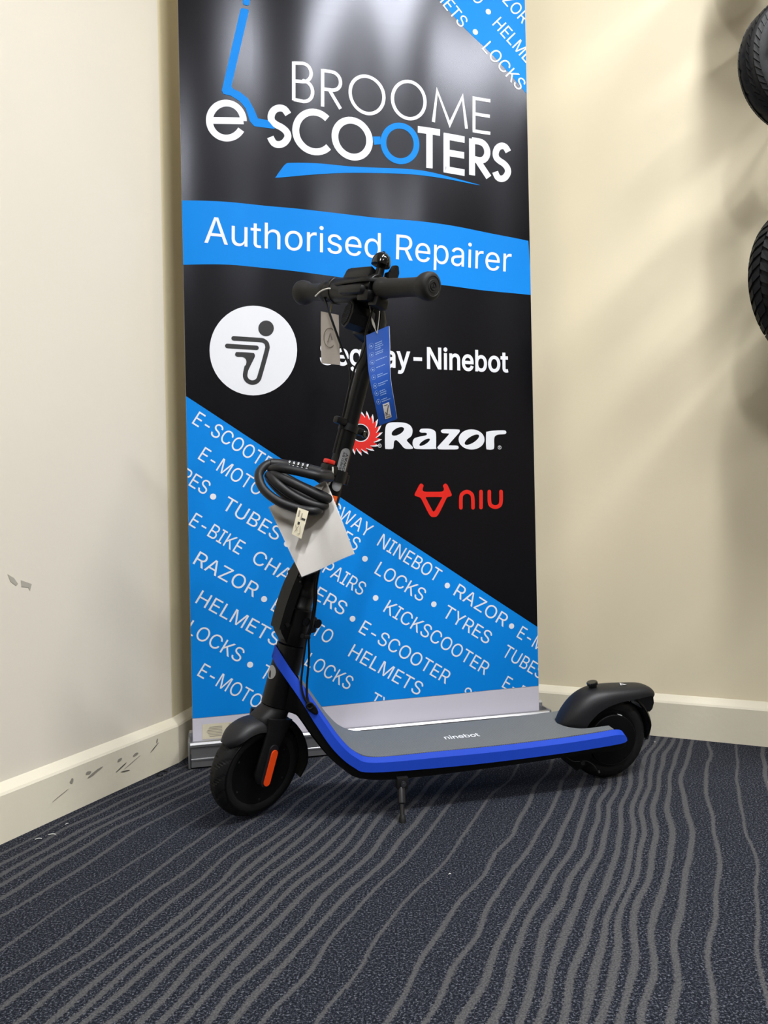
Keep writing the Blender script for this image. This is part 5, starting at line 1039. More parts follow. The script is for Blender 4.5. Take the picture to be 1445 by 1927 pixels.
# ---- grey mat on deck and neck, cut out round the rear fender
bm = bmesh.new(); uvl = bm.loops.layers.uv.new('UVMap')
st = [(0.090, 0.0385, 0.2540), (0.104, 0.0450, 0.2340), (0.131, 0.0565, 0.1925), (0.158, 0.0665, 0.1530), (0.185, 0.0695, 0.1260), (0.222, 0.0700, 0.1135), (0.30, 0.0700, 0.1125), (0.47, 0.0700, 0.1125), (0.58, 0.0697, 0.1145), (0.612, 0.0692, 0.1160), (0.640, 0.0690, 0.1170), (0.66, 0.0685, 0.1180), (0.700, 0.0665, 0.1195)]
sp = interp([(x, y, z) for x, y, z in st], 6)
def cutin(x):      # inner edge of the mat beside the fender
    if x < 0.613: return 0.0
    u = min(1.0, (x - 0.613) / 0.050)
    return 0.047 * math.sqrt(max(0.0, 1 - (1 - u) ** 2))
NS = 10; top = {}
arc_len = 0.0; prev = None
for i, p in enumerate(sp):
    if prev is not None: arc_len += math.hypot(p.x - prev.x, p.z - prev.z)
    prev = p
    crown = 0.004 if p.x < 0.2 else 0.0015
    for sgn in (-1, 1):
        ci = cutin(p.x)
        for k in range(NS + 1):
            y = ci + (p.y - ci) * k / NS
            z = p.z + crown * (1 - (y / p.y) ** 2)
            top[(i, sgn, k)] = (bm.verts.new((p.x, sgn * y, z)), arc_len)
for i in range(len(sp) - 1):
    for sgn in (-1, 1):
        for k in range(NS):
            q = [top[(i, sgn, k)], top[(i + 1, sgn, k)], top[(i + 1, sgn, k + 1)], top[(i, sgn, k + 1)]]
            f = bm.faces.new([v[0] for v in q])
            for l, v in zip(f.loops, q): l[uvl].uv = (v[1], v[0].co.y)
bmesh.ops.remove_doubles(bm, verts=bm.verts, dist=1e-5)
for f in bm.faces:
    f.normal_update()
    if f.normal.z < 0: f.normal_flip()
r_ = bmesh.ops.extrude_face_region(bm, geom=bm.faces[:])
vs_ = [g for g in r_['geom'] if isinstance(g, bmesh.types.BMVert)]
bmesh.ops.translate(bm, verts=vs_, vec=(0, 0, 0.0018))
deck_mat = sobj('deck_mat', bm, M['deck'])
# maker's name on the mat
g, wd_ = glyph_run('ninebot', 0.02)
x0 = min(v.co.x for v in g.verts); x1 = max(v.co.x for v in g.verts)
for v in g.verts:
    x = (v.co.x - x0) / (x1 - x0) * 0.070; y = v.co.y * 0.0175
    v.co = Vector((0.370 + x, -0.022 + y, 0.1163))
sobj('deck_lettering', g, M['white_print'])

# ---- rear wheel with hub motor
RC = (0.7195, 0, 0.0855)
rear_wheel = sobj('rear_wheel', tyre_bm(0.0855, 0.044, 0.060, RC, (0, 1, 0), n=200), M['rubber'])
bm = bmesh.new()
lathe(bm, [(-0.033, 0.010), (-0.0335, 0.034), (-0.032, 0.0490), (-0.028, 0.0510), (-0.0215, 0.0515), (-0.0215, 0.058), (-0.016, 0.0605), (0.016, 0.0605), (0.0215, 0.058), (0.0215, 0.0515), (0.028, 0.0510), (0.0335, 0.034), (0.033, 0.010)], RC, (0, 1, 0), 64)
motor = sobj('hub_motor', bm, M['frame'], None, rear_wheel)
bm = bmesh.new(); tube(bm, [(RC[0] + 0.0500 * math.cos(2 * math.pi * k / 32), -0.0312, RC[2] + 0.0500 * math.sin(2 * math.pi * k / 32)) for k in range(32)], 0.0006, 6, 2, closed=True)
sobj('motor_rim_line', bm, M['screw'], None, rear_wheel)
bm = bmesh.new()
def motor_pt(a, y, r): return Vector((RC[0] + r * math.sin(a), y, RC[2] + r * math.cos(a)))
loft(bm, [[motor_pt(0.25, -0.0285, 0.0510), motor_pt(0.44, -0.0285, 0.0510), motor_pt(0.44, -0.0235, 0.0514), motor_pt(0.25, -0.0235, 0.0514)], [motor_pt(0.25, -0.0285, 0.0516), motor_pt(0.44, -0.0285, 0.0516), motor_pt(0.44, -0.0235, 0.0520), motor_pt(0.25, -0.0235, 0.0520)]])
sobj('motor_sticker', bm, M['decal'], None, rear_wheel)
bm = bmesh.new(); lathe(bm, [(-0.056, 0.009), (-0.052, 0.0095), (0.052, 0.0095), (0.056, 0.009)], RC, (0, 1, 0), 12); sobj('rear_axle', bm, M['screw'])
bm = bmesh.new(); box(bm, (0.700, -0.036, 0.092), (0.05, 0.010, 0.02), bev=0.004); sobj('swing_arm', bm, M['black'])

# ---- rear fender: big smooth hood reaching back over the wheel
FT = [(0.611, 0, 0.1150), (0.617, 0, 0.1290), (0.626, 0, 0.1440), (0.640, 0, 0.1610), (0.658, 0, 0.1750), (0.680, 0, 0.1845), (0.705, 0, 0.1885), (0.737, 0, 0.1885), (0.772, 0, 0.1870), (0.800, 0, 0.1850), (0.815, 0, 0.1800), (0.8225, 0, 0.1715), (0.8205, 0, 0.163)]
FS = [(0.6125, 0, 0.1140), (0.6245, 0, 0.1140), (0.641, 0, 0.1140), (0.6560, 0, 0.1150), (0.6660, 0, 0.1290), (0.684, 0, 0.1450), (0.705, 0, 0.1555), (0.732, 0, 0.1620), (0.762, 0, 0.1640), (0.790, 0, 0.1660), (0.806, 0, 0.1665), (0.815, 0, 0.1640), (0.8185, 0, 0.1610)]
FH = [(0.006, 0, 0), (0.022, 0, 0), (0.031, 0, 0), (0.0360, 0, 0), (0.0375, 0, 0), (0.0380, 0, 0), (0.0380, 0, 0), (0.0365, 0, 0), (0.034, 0, 0), (0.0300, 0, 0), (0.027, 0, 0), (0.023, 0, 0), (0.018, 0, 0)]
a_, b_, c_ = interp(FT, 4), interp(FS, 4), interp(FH, 4)
bm = bmesh.new(); rings = []
for t_, s_, h_ in zip(a_, b_, c_):
    out, inn = [], []
    for k in range(15):
        ph = -math.pi / 2 + math.pi * k / 14
        sx = math.copysign(abs(math.sin(ph)) ** 0.75, math.sin(ph)); cz = abs(math.cos(ph)) ** 0.75
        p = s_.lerp(t_, cz); out.append(Vector((p.x, sx * h_.x, p.z)))
        q = s_.lerp(t_, cz * 0.93) ; inn.append(Vector((q.x + 0.001, sx * (h_.x - 0.003), q.z - 0.001)))
    rings.append(out + inn[::-1])
loft(bm, rings)
fender = sobj('rear_fender', bm, M['fender'])
bm = bmesh.new()
rings = []
for i in range(25):
    u = i / 24; a = math.radians(-28 + 128 * u); r = 0.0965 + 0.004 * math.sin(u * math.pi) + 0.004 * u
    d = Vector((math.sin(a), 0, math.cos(a))); c = Vector(RC)
    wv = 0.027 * (1 - 0.7 * max(0, (u - 0.82) / 0.18))
    o_ = [c + d * (r - 0.010 * (abs(t) ** 2.5)) + Vector((0, t * wv, 0)) for t in (-1, -.85, -.5, 0, .5, .85, 1)]
    i_ = [c + d * (r - 0.002 - 0.010 * (abs(t) ** 2.5)) + Vector((0, t * wv * .93, 0)) for t in (-1, -.85, -.5, 0, .5, .85, 1)]
    rings.append(o_ + i_[::-1])
loft(bm, rings); sobj('mudguard', bm, M['frame'])
# tail lamp under the end of the hood
bm = bmesh.new()
loft(bm, [[Vector((x, sgn * 1.0, z)) for x, z in ((0.775, 0.170), (0.818, 0.168), (0.8185, 0.150), (0.817, 0.137), (0.808, 0.130), (0.790, 0.142))] for sgn in (-0.020, 0.020)])
bmesh.ops.bevel(bm, geom=bm.edges[:], offset=0.002, segments=2, affect='EDGES')
sobj('tail_lamp', bm, M['gloss'])
# catch knob on top of the fender
bm = bmesh.new(); lathe(bm, [(0.0, 0.0165), (0.003, 0.0165), (0.006, 0.0125), (0.0065, 0.009)], (0.6925, 0, 0.1790), (-0.22, 0, 1), 24); kb = sobj('knob_base', bm, M['fender'])
bm = bmesh.new(); lathe(bm, [(0.0, 0.0080), (0.006, 0.0080), (0.007, 0.0110), (0.0115, 0.0112), (0.0130, 0.0100)], (0.6915, 0, 0.1850), (-0.22, 0, 1), 28); sobj('catch_knob', bm, M['gloss'])
# triangle mark on top
bm = bmesh.new(); loft(bm, [[Vector((x, y, z)) for x, y in ((0.748, -0.009), (0.762, -0.009), (0.755, 0.006))] for z in (0.1884, 0.1889)]); mk = sobj('triangle_mark', bm, M['decal'])
bm = bmesh.new(); loft(bm, [[Vector((x, y, z)) for x, y in ((0.752, -0.0065), (0.758, -0.0065), (0.755, 0.000))] for z in (0.1886, 0.18905)]); sobj('triangle_mark', bm, M['fender'])
# brake cable loop under the deck by the rear wheel
bm = bmesh.new(); tube(bm, [(0.600, -0.052, 0.074), (0.617, -0.055, 0.062), (0.630, -0.056, 0.0600), (0.647, -0.056, 0.059), (0.662, -0.056, 0.050), (0.672, -0.055, 0.037), (0.676, -0.050, 0.034)], 0.0010, 6, 5); sobj('brake_cable', bm, M['screw'])
bm = bmesh.new(); lathe(bm, [(0, 0.0045), (0.004, 0.0045)], (0.637, -0.058, 0.058), (0, -1, 0), 12); sobj('cable_screw', bm, M['screw'])
bm = bmesh.new(); lathe(bm, [(0, 0.0022), (0.006, 0.0022)], (0.673, -0.0555, 0.038), (0.5, 0, -1), 8); sobj('cable_end', bm, M['steel'])
bm = bmesh.new()
loft(bm, [[Vector((x, y, z)) for x, z in ((0.595, 0.080), (0.612, 0.060), (0.640, 0.030), (0.665, 0.040), (0.68, 0.075))] for y in (-0.030, 0.030)])
sobj('inner_mudguard', bm, M['frame'])

# ---- kickstand
bm = bmesh.new(); box(bm, (0.268, -0.074, 0.066), (0.021, 0.020, 0.022), bev=0.0015); sobj('stand_bracket', bm, M['screw'])
bm = bmesh.new(); lathe(bm, [(0, 0.005), (0.003, 0.005), (0.003, 0.0025), (0.0036, 0.0025)], (0.269, -0.084, 0.066), (0, -1, 0), 18); sobj('stand_bolt', bm, M['steel'])
k0 = Vector((0.2665, -0.078, 0.058)); k1 = Vector((0.2615, -0.1045, 0.0075))
dk = (k1 - k0).normalized(); Lk = (k1 - k0).length
bm = bmesh.new(); lathe(bm, [(0, 0.0068), (0.003, 0.0072), (0.027, 0.0072), (0.0285, 0.0060), (0.029, 0.0045), (Lk * 0.97, 0.0040)], k0, dk, 18); sobj('kickstand_leg', bm, M['screw'])
bm = bmesh.new(); lathe(bm, [(0, 0.0044), (0.003, 0.0058), (0.012, 0.0062), (0.0165, 0.0050)], k1 - dk * 0.010, dk, 16); sobj('kickstand_foot', bm, M['rubber'])

# ---- cable grommet on the neck
gd = (Vector((0.116, 0, 0.201)) - Vector((0.099, 0, 0.219))).normalized()
ny = Vector((0, -1, 0)); gx = gd; gn = ny.copy()
bm = bmesh.new()
pts = [Vector((0.1085, -0.0515, 0.2105)) + gx * (0.0125 * math.cos(t) * (1.15 if math.cos(t) > 0 else 1)) + Vector((0.72, 0, 0.69)) * (0.0068 * math.sin(t)) for t in [2 * math.pi * k / 24 for k in range(24)]]
cen = sum(pts, Vector()) / 24
yo = lambda p: -0.0475 - (p.x - 0.09) * 0.42
loft(bm, [[Vector((p.x, yo(p) + 0.004, p.z)) for p in pts], [Vector((p.x, yo(p) - 0.0045, p.z)) for p in pts], [Vector((cen.x + (p.x - cen.x) * .8, yo(p) - 0.006, cen.z + (p.z - cen.z) * .8)) for p in pts]])
sobj('cable_grommet', bm, M['pit'])
bm = bmesh.new(); tube(bm, [(cen.x - 0.004 + 0.0058 * math.cos(t), yo(Vector((cen.x, 0, 0))) - 0.0062 + 0.0 * t, cen.z + 0.005 + 0.0052 * math.sin(t)) for t in [2 * math.pi * k / 16 for k in range(16)]], 0.0016, 8, 2, closed=True)
sobj('grommet_ring', bm, M['black'])

# ---- stem: folding joint, tubes, clamps (steered frame; z up the column)
bm = bmesh.new()
lathe(bm, [(0.232, 0.0245), (0.2335, 0.0255), (0.262, 0.0245), (0.268, 0.0235), (0.297, 0.0228), (0.2985, 0.0205)], (0, 0, 0), (0, 0, 1), 40)
joint = sobj('folding_joint', bm, M['frame'], ST)
bm = bmesh.new(); lathe(bm, [(0.2985, 0.0195), (0.303, 0.0195), (0.305, 0.0180), (0.322, 0.0180), (0.3225, 0.0190), (0.332, 0.0190), (0.335, 0.0172), (0.350, 0.0172)], (0, 0, 0), (0, 0, 1), 36)
sobj('stem_collar', bm, M['black'], ST)
bm = bmesh.new(); lathe(bm, [(0.340, 0.0168), (0.640, 0.0168), (0.641, 0.0148), (0.845, 0.0148)], (0, 0, 0), (0, 0, 1), 40)
stem = sobj('stem', bm, M['frame'], ST)
# round window and screw on the joint, on the viewer's side
bm = bmesh.new(); lathe(bm, [(0, 0.0085), (0.0015, 0.0088), (0.0015, 0.0070), (0.0005, 0.0070)], (0.000, 0.0228, 0.279), (0, 1, 0), 24); sobj('joint_window', bm, M['gloss'], ST, joint)
bm = bmesh.new(); lathe(bm, [(0, 0.0040), (0.0012, 0.0040), (0.0014, 0.0030)], (0.003, 0.0243, 0.2535), (0, 1, 0), 16); sobj('joint_screw', bm, M['screw'], ST, joint)
# hinge lug behind
bm = bmesh.new(); box(bm, (-0.026, 0, 0.272), (0.018, 0.030, 0.030), Matrix.Rotation(0.25, 3, 'Y'), bev=0.003); sobj('hinge_lug', bm, M['frame'], ST)
bm = bmesh.new(); lathe(bm, [(-0.018, 0.0085), (0.018, 0.0085)], (-0.034, 0, 0.277), (0, 1, 0), 22); sobj('hinge_pin', bm, M['gloss'], ST)
# folding lever: long channel standing off in front of the stem
bm = bmesh.new()
prof = [(0.0455, 0.258, 0.012), (0.0480, 0.262, 0.0135), (0.0475, 0.300, 0.0140), (0.0440, 0.335, 0.0140), (0.0405, 0.352, 0.0135), (0.0370, 0.368, 0.0125), (0.0330, 0.382, 0.0110), (0.0325, 0.389, 0.0080)]
pr = catmull(prof, 3); rings = []
for i, p in enumerate(pr):
    dpt = 0.020 if 0.266 < p.y < 0.345 else (0.010 if p.y < 0.36 else 0.006)
    y = p.z; x = p.x; z = p.y; t = 0.0022
    rings.append([Vector((x, -y, z)), Vector((x, y, z)), Vector((x - dpt, y, z)), Vector((x - dpt, y - t, z)), Vector((x - t, y - t, z)), Vector((x - t, -y + t, z)), Vector((x - dpt, -y + t, z)), Vector((x - dpt, -y, z))])
loft(bm, rings); lever = sobj('folding_lever', bm, M['black'], ST)
bm = bmesh.new()
loft(bm, [[Vector((x, y, z)) for x, z in ((0.020, 0.232), (0.040, 0.252), (0.047, 0.264), (0.046, 0.272), (0.030, 0.276), (0.019, 0.262))] for y in (-0.012, 0.012)])
sobj('lever_bracket', bm, M['frame'], ST)
for (x, z) in ((0.035, 0.268), (0.034, 0.358)):
    bm = bmesh.new(); lathe(bm, [(-0.0185, 0.0035), (0.0185, 0.0035)], (x, 0, z), (0, 1, 0), 12); sobj('lever_pin', bm, M['screw'], ST)
bm = bmesh.new(); box(bm, (0.026, 0, 0.352), (0.022, 0.010, 0.008), bev=0.001); sobj('lever_link', bm, M['frame'], ST)

# clamp band with hook and bolt
Z1c = 0.641
bm = bmesh.new(); lathe(bm, [(Z1c - 0.0065, 0.0162), (Z1c - 0.0065, 0.0188), (Z1c + 0.0065, 0.0188), (Z1c + 0.0065, 0.0162)], (0, 0, 0), (-0.10, 0.0, 1), 36)
bmesh.ops.translate(bm, verts=bm.verts, vec=(0.064, 0, 0)); band = sobj('clamp_band', bm, M['black'], ST)
bm = bmesh.new(); box(bm, (0.027, 0.004, Z1c + 0.004), (0.026, 0.014, 0.0135), bev=0.004); sobj('clamp_hook', bm, M['black'], ST, band)
bm = bmesh.new(); box(bm, (-0.023, 0.004, Z1c - 0.003), (0.018, 0.014, 0.013), bev=0.003); sobj('clamp_lug', bm, M['black'], ST, band)
bm = bmesh.new(); lathe(bm, [(0, 0.0072), (0.004, 0.0072), (0.005, 0.006), (0.005, 0.0035), (0.0035, 0.0035)], (-0.031, 0.010, Z1c - 0.005), (0.0, 1, 0), 20); sobj('clamp_bolt', bm, M['gloss'], ST, band)

# lock holder clamp with red button
Z2c = 0.548
bm = bmesh.new(); lathe(bm, [(Z2c - 0.011, 0.0162), (Z2c - 0.011, 0.0200), (Z2c + 0.011, 0.0200), (Z2c + 0.011, 0.0162)], (0, 0, 0), (0, 0, 1), 36); holder = sobj('lock_holder', bm, M['black'], ST)
bm = bmesh.new(); box(bm, (0.0255, 0.006, Z2c + 0.007), (0.026, 0.022, 0.018), bev=0.003); sobj('holder_block', bm, M['black'], ST, holder)
bm = bmesh.new(); box(bm, (-0.0215, 0.0, Z2c - 0.002), (0.008, 0.018, 0.019), bev=0.002); sobj('holder_lug', bm, M['black'], ST, holder)
bm = bmesh.new(); box(bm, (0.031, 0.008, Z2c + 0.0205), (0.019, 0.013, 0.008), bev=0.002); rb = sobj('release_button', bm, M['red_button'], ST, holder); rb['label'] = 'red release button'

# wrap a flat drawing (u across, v along the stem) round the tube, centred on angle a0 (0 = straight ahead, 90 = rider's left)
def wrap(bm, a0, z0, r, roll=0.0):
    x0 = min(v.co.x for v in bm.verts); x1 = max(v.co.x for v in bm.verts)
    k = math.ceil(x0 / 0.002)
    while k * 0.002 < x1:
        bmesh.ops.bisect_plane(bm, geom=bm.verts[:] + bm.edges[:] + bm.faces[:], plane_co=(k * 0.002, 0, 0), plane_no=(1, 0, 0), dist=1e-6); k += 1
    for v in bm.verts:
        a = a0 + v.co.x / r
        v.co = Vector((r * math.cos(a), r * math.sin(a), z0 + v.co.y))
    return bm
def caps2d(w_, h_, n=10):
    r = w_ / 2; L = []
    for k in range(n + 1): a = math.pi * k / n; L.append((r * math.cos(a), h_ / 2 - r + r * math.sin(a)))
    for k in range(n + 1): a = math.pi + math.pi * k / n; L.append((r * math.cos(a), -h_ / 2 + r + r * math.sin(a)))
    return L
A0 = math.radians(72)
bm = wrap(flat([caps2d(0.0190, 0.080)]), A0, 0.5605, 0.0171); lab = sobj('stem_label', bm, M['silver'], ST, stem, auto='all'); lab['label'] = 'silver capsule label'
bm = wrap(flat([caps2d(0.0168, 0.0775), caps2d(0.0160, 0.0767)]), A0, 0.5605, 0.01725); sobj('label_outline', bm, M['ink_soft'], ST, stem, auto='all')
for text, h, wdt, off_ in (('POWERED BY', 0.0040, 0.050, -0.0010), ('SEGWAY', 0.0052, 0.047, 0.0060)):
    g, wd_ = glyph_run(text, 0.03)
    for v in g.verts:
        x = v.co.x / wd_ * wdt - wdt / 2; y = v.co.y * h
        v.co = Vector((-y + off_, x + 0.008, 0))
    # letters run up the stem
    for v in g.verts: v.co.x = v.co.x
    wrap(g, A0, 0.5605, 0.01735); sobj('label_lettering', g, M['ink'], ST, stem, auto='all')
bm = wrap(flat([[(-0.007, -0.009), (0.007, -0.009), (0.007, 0.009), (-0.007, 0.009)]]), A0, 0.503, 0.0171); ol = sobj('warning_label', bm, M['orange_label'], ST, stem, auto='all')
bm = wrap(flat([[(-0.004, -0.002), (0.004, -0.003), (0.0045, -0.0015), (-0.0035, -0.0002)]]), A0, 0.505, 0.01725); sobj('warning_print', bm, M['ink'], ST, stem, auto='all')
for r in range(4):
    bm = wrap(flat([[(-0.006, -0.0006), (0.006, -0.0006), (0.006, 0.0006), (-0.006, 0.0006)]]), A0, 0.491 - r * 0.003, 0.0171); sobj('warning_print', bm, M['ink_soft'], ST, stem, auto='all')

# ---- handlebar
HB = Vector((0.056, 0, 0.878))     # bar centre in the steered frame
def bl(y): return HB + Vector((0, y, 0))
bm = bmesh.new(); lathe(bm, [(-0.165, 0.0105), (0.165, 0.0105)], HB, (0, 1, 0), 24); bar = sobj('handlebar', bm, M['frame'], ST)
bm = bmesh.new()   # casing joining bar and stem
loft(bm, [ring_sec(0.000, 0, 0.805, 0.0190, 0.0180, p=2.4), ring_sec(0.010, 0, 0.842, 0.027, 0.020, p=2.6), ring_sec(0.038, 0, 0.870, 0.034, 0.024, p=2.8)])
sobj('stem_head', bm, M['black'], ST)
bm = bmesh.new(); lathe(bm, [(-0.066, 0.0150), (-0.066, 0.0222), (-0.064, 0.0234), (0.040, 0.0234), (0.042, 0.0222), (0.042, 0.0150)], HB, (0, 1, 0), 40); casing = sobj('bar_casing', bm, M['black'], ST)
for y0, y1, r in ((-0.070, -0.062, 0.0244), (0.030, 0.048, 0.0240)):
    bm = bmesh.new(); lathe(bm, [(y0, 0.012), (y0, r - 0.001), (y0 + 0.001, r), (y1 - 0.001, r), (y1, r - 0.001), (y1, 0.012)], HB, (0, 1, 0), 36); sobj('clamp_ring', bm, M['frame'], ST)
# throttle housing on the far side
bm = bmesh.new(); lathe(bm, [(-0.094, 0.0165), (-0.092, 0.0182), (-0.070, 0.0182)], HB, (0, 1, 0), 30); sobj('throttle_housing', bm, M['frame'], ST)
# display pod on top
bm = bmesh.new(); box(bm, (HB.x - 0.004, -0.004, HB.z + 0.0215), (0.040, 0.070, 0.023), Matrix.Rotation(-0.25, 3, 'Y'), bev=0.005); sobj('display_pod', bm, M['black'], ST)
bm = bmesh.new(); box(bm, (HB.x - 0.0075, -0.004, HB.z + 0.0337), (0.034, 0.058, 0.0012), Matrix.Rotation(-0.25, 3, 'Y'), bev=0.0004); sobj('display_glass', bm, M['gloss'], ST)
# embossed lettering on the casing front
g, wd_ = glyph_run('ninebot', 0.02)
for v in g.verts:
    u_ = (v.co.x / wd_ - 0.5) * 0.034; t_ = math.radians(32) + (v.co.y) * 0.007 / 0.0215
    v.co = Vector((HB.x + 0.0238 * math.cos(t_), u_ - 0.010, HB.z + 0.0238 * math.sin(t_)))
sobj('casing_lettering', g, M['screw'], ST, casing)
# grips: soft flared ends
for sgn in (1, -1):
    ys = 0.052 if sgn > 0 else 0.090
    pr = [(ys, 0.0145), (ys, 0.0185), (ys + 0.002, 0.0195), (ys + 0.008, 0.0197), (ys + 0.013, 0.0180), (ys + 0.018, 0.0168), (0.110, 0.0160), (0.136, 0.0160), (0.148, 0.0168), (0.154, 0.0195), (0.160, 0.0222), (0.168, 0.0235), (0.174, 0.0228), (0.1775, 0.0195), (0.1782, 0.0160), (0.1775, 0.0155), (0.1778, 0.0105), (0.1784, 0.0100), (0.1784, 0.0)]
    n_ = 48; rings = []
    for t_, r_g in pr:
        ring = []
        for k in range(n_):
            a = 2 * math.pi * k / n_
            rr = r_g * (1 - (0.035 * (0.5 - 0.5 * math.cos(4 * a)) if 0.07 < t_ < 0.15 else 0))
            ring.append(Vector((HB.x + max(rr, 1e-5) * math.cos(a), sgn * t_, HB.z + max(rr, 1e-5) * math.sin(a))))
        rings.append(ring)
    bm = bmesh.new(); loft(bm, rings); gr_ = sobj('handle_grip', bm, M['grip'], ST)
    bm = bmesh.new(); c_b = [Vector((HB.x + 0.0062 * math.cos(2 * math.pi * k / 24), sgn * 0.1788, HB.z + 0.0062 * math.sin(2 * math.pi * k / 24))) for k in range(24)]
    tube(bm, c_b, 0.0005, 6, 1, closed=True)
    for (ax_, az_, bx_, bz_) in ((-0.003, -0.002, 0.001, 0.003), (0.001, 0.003, 0.001, -0.003), (-0.003, 0.001, 0.003, -0.002)):
        tube(bm, [(HB.x + ax_, sgn * 0.1787, HB.z + az_), (HB.x + bx_, sgn * 0.1787, HB.z + bz_)], 0.0005, 6, 1, False)
    sobj('grip_emblem', bm, M['frame'], ST, gr_)
# brake lever and its clamp on the near side
bm = bmesh.new(); box(bm, (HB.x + 0.012, 0.040, HB.z - 0.018), (0.030, 0.030, 0.020), Matrix.Rotation(0.2, 3, 'Y'), bev=0.005); sobj('brake_clamp', bm, M['frame'], ST)
bm = bmesh.new(); box(bm, (HB.x - 0.004, 0.052, HB.z - 0.024), (0.030, 0.024, 0.020), bev=0.005); sobj('brake_pivot', bm, M['black'], ST)
bm = bmesh.new()
lv = catmull([(HB.x + 0.012, 0.058, HB.z + 0.010), (HB.x + 0.025, 0.042, HB.z + 0.006), (HB.x + 0.031, 0.010, HB.z + 0.001), (HB.x + 0.033, -0.030, HB.z - 0.003)], 6); rings = []
for i, p in enumerate(lv):
    u = i / (len(lv) - 1); h = 0.0036 - 0.0018 * u; t = 0.0028
    rings.append([p + Vector((t, 0, h)), p + Vector((t * 1.3, 0, 0)), p + Vector((t, 0, -h)), p + Vector((-t, 0, -h)), p + Vector((-t, 0, h))])
loft(bm, rings); sobj('brake_lever', bm, M['black'], ST)
bm = bmesh.new(); box(bm, (HB.x + 0.027, 0.012, HB.z - 0.012), (0.018, 0.062, 0.017), bev=0.006); sobj('lever_housing', bm, M['black'], ST)
# headlight: eight-sided lamp pointing ahead under the bar
LO_ = Vector((0.026, 0.010, 0.829)); LA_ = Vector((0.93, -0.37, 0.02)).normalized(); LX_, LY_, _ = frame_of(LA_)
bm = bmesh.new(); lathe(bm, [(-0.002, 0.0205), (0.010, 0.0240), (0.036, 0.0255), (0.042, 0.0255), (0.044, 0.0235)], LO_, LA_, 8); hl = sobj('headlight', bm, M['black'], ST)
bm = bmesh.new(); lathe(bm, [(0.043, 0.0222), (0.0455, 0.0215)], LO_, LA_, 8); sobj('lamp_grille', bm, M['pit'], ST, hl)
bm = bmesh.new()
for i in range(-4, 5):
    for j in range(-4, 5):
        yy, zz = i * 0.0042 + (0.0021 if j % 2 else 0), j * 0.0040
        if yy * yy + zz * zz < 0.0195 ** 2: lathe(bm, [(0, 0.0012), (0.0006, 0.0009)], LO_ + LA_ * 0.0454 + LX_ * yy + LY_ * zz, LA_, 6)
sobj('grille_dots', bm, M['screw'], ST, hl, kind='stuff')
bm = bmesh.new(); box(bm, (0.018, 0, 0.803), (0.04, 0.030, 0.010), Matrix.Rotation(-0.25, 3, 'Y'), bev=0.003); sobj('lamp_bracket', bm, M['frame'], ST)
# bell
BP = Vector((HB.x - 0.002, 0.036, HB.z + 0.005))
bm = bmesh.new(); lathe(bm, [(0.018, 0.0085), (0.040, 0.0070)], BP, (0, 0, 1), 18); bell_post = sobj('bell_post', bm, M['frame'], ST)
bm = bmesh.new(); lathe(bm, [(0.0375, 0.0155), (0.0375, 0.0168), (0.0400, 0.0170), (0.0480, 0.0162), (0.0550, 0.0130), (0.0590, 0.0080), (0.0600, 0.0)], BP + Vector((0.002, 0.0, 0)), (0, 0, 1), 32); sobj('bell_dome', bm, M['gloss'], ST)
bm = bmesh.new(); lathe(bm, [(0.0595, 0.0035), (0.0625, 0.0028), (0.0635, 0.0)], BP + Vector((0.002, 0.0, 0)), (0, 0, 1), 12); sobj('bell_nut', bm, M['gloss'], ST)
bm = bmesh.new()
loft(bm, [[BP + Vector((x, y, z)) for x, z in ((-0.012, 0.018), (-0.034, 0.020), (-0.036, 0.038), (-0.030, 0.050), (-0.022, 0.048), (-0.020, 0.034), (-0.010, 0.030))] for y in (0.000, 0.012)])
bmesh.ops.bevel(bm, geom=bm.edges[:], offset=0.0015, segments=2, affect='EDGES'); sobj('bell_striker', bm, M['black'], ST)
bm = bmesh.new(); box(bm, (HB.x - 0.004, 0.036, HB.z + 0.018), (0.030, 0.020, 0.012), bev=0.003); sobj('bell_clamp', bm, M['black'], ST)

# ---- control cables (scooter frame)
bm = bmesh.new(); tube(bm, [(0.1580, 0.056, 0.962), (0.1560, 0.047, 0.950), (0.1592, 0.0165, 0.9192), (0.1697, 0.0011, 0.8787), (0.1802, -0.0088, 0.8443), (0.1900, -0.0150, 0.8156), (0.1910, -0.0190, 0.7874), (0.1840, -0.0180, 0.7495), (0.1750, -0.0170, 0.7150)], 0.0022, 8, 6); sobj('control_cable', bm, M['frame'])
bm = bmesh.new(); tube(bm, [(0.236, -0.045, 0.935), (0.224, -0.050, 0.905), (0.2152, -0.0437, 0.8731), (0.2138, -0.0428, 0.8497), (0.2080, -0.0369, 0.8298), (0.1990, -0.0300, 0.8135), (0.1930, -0.0230, 0.7911), (0.1850, -0.0190, 0.7582), (0.1755, -0.0175, 0.7150)], 0.0020, 8, 6); sobj('control_cable', bm, M['frame'])
bm = bmesh.new(); tube(bm, [(0.246, -0.036, 0.935), (0.243, -0.036, 0.900), (0.238, -0.030, 0.860), (0.230, -0.022, 0.830)], 0.0020, 8, 6); sobj('control_cable', bm, M['frame'])
bm = bmesh.new(); tube(bm, [(0.1755, -0.0180, 0.716), (0.168, -0.0180, 0.690), (0.160, -0.0180, 0.660)], 0.0026, 8, 6); sobj('cable_sleeve', bm, M['black'])
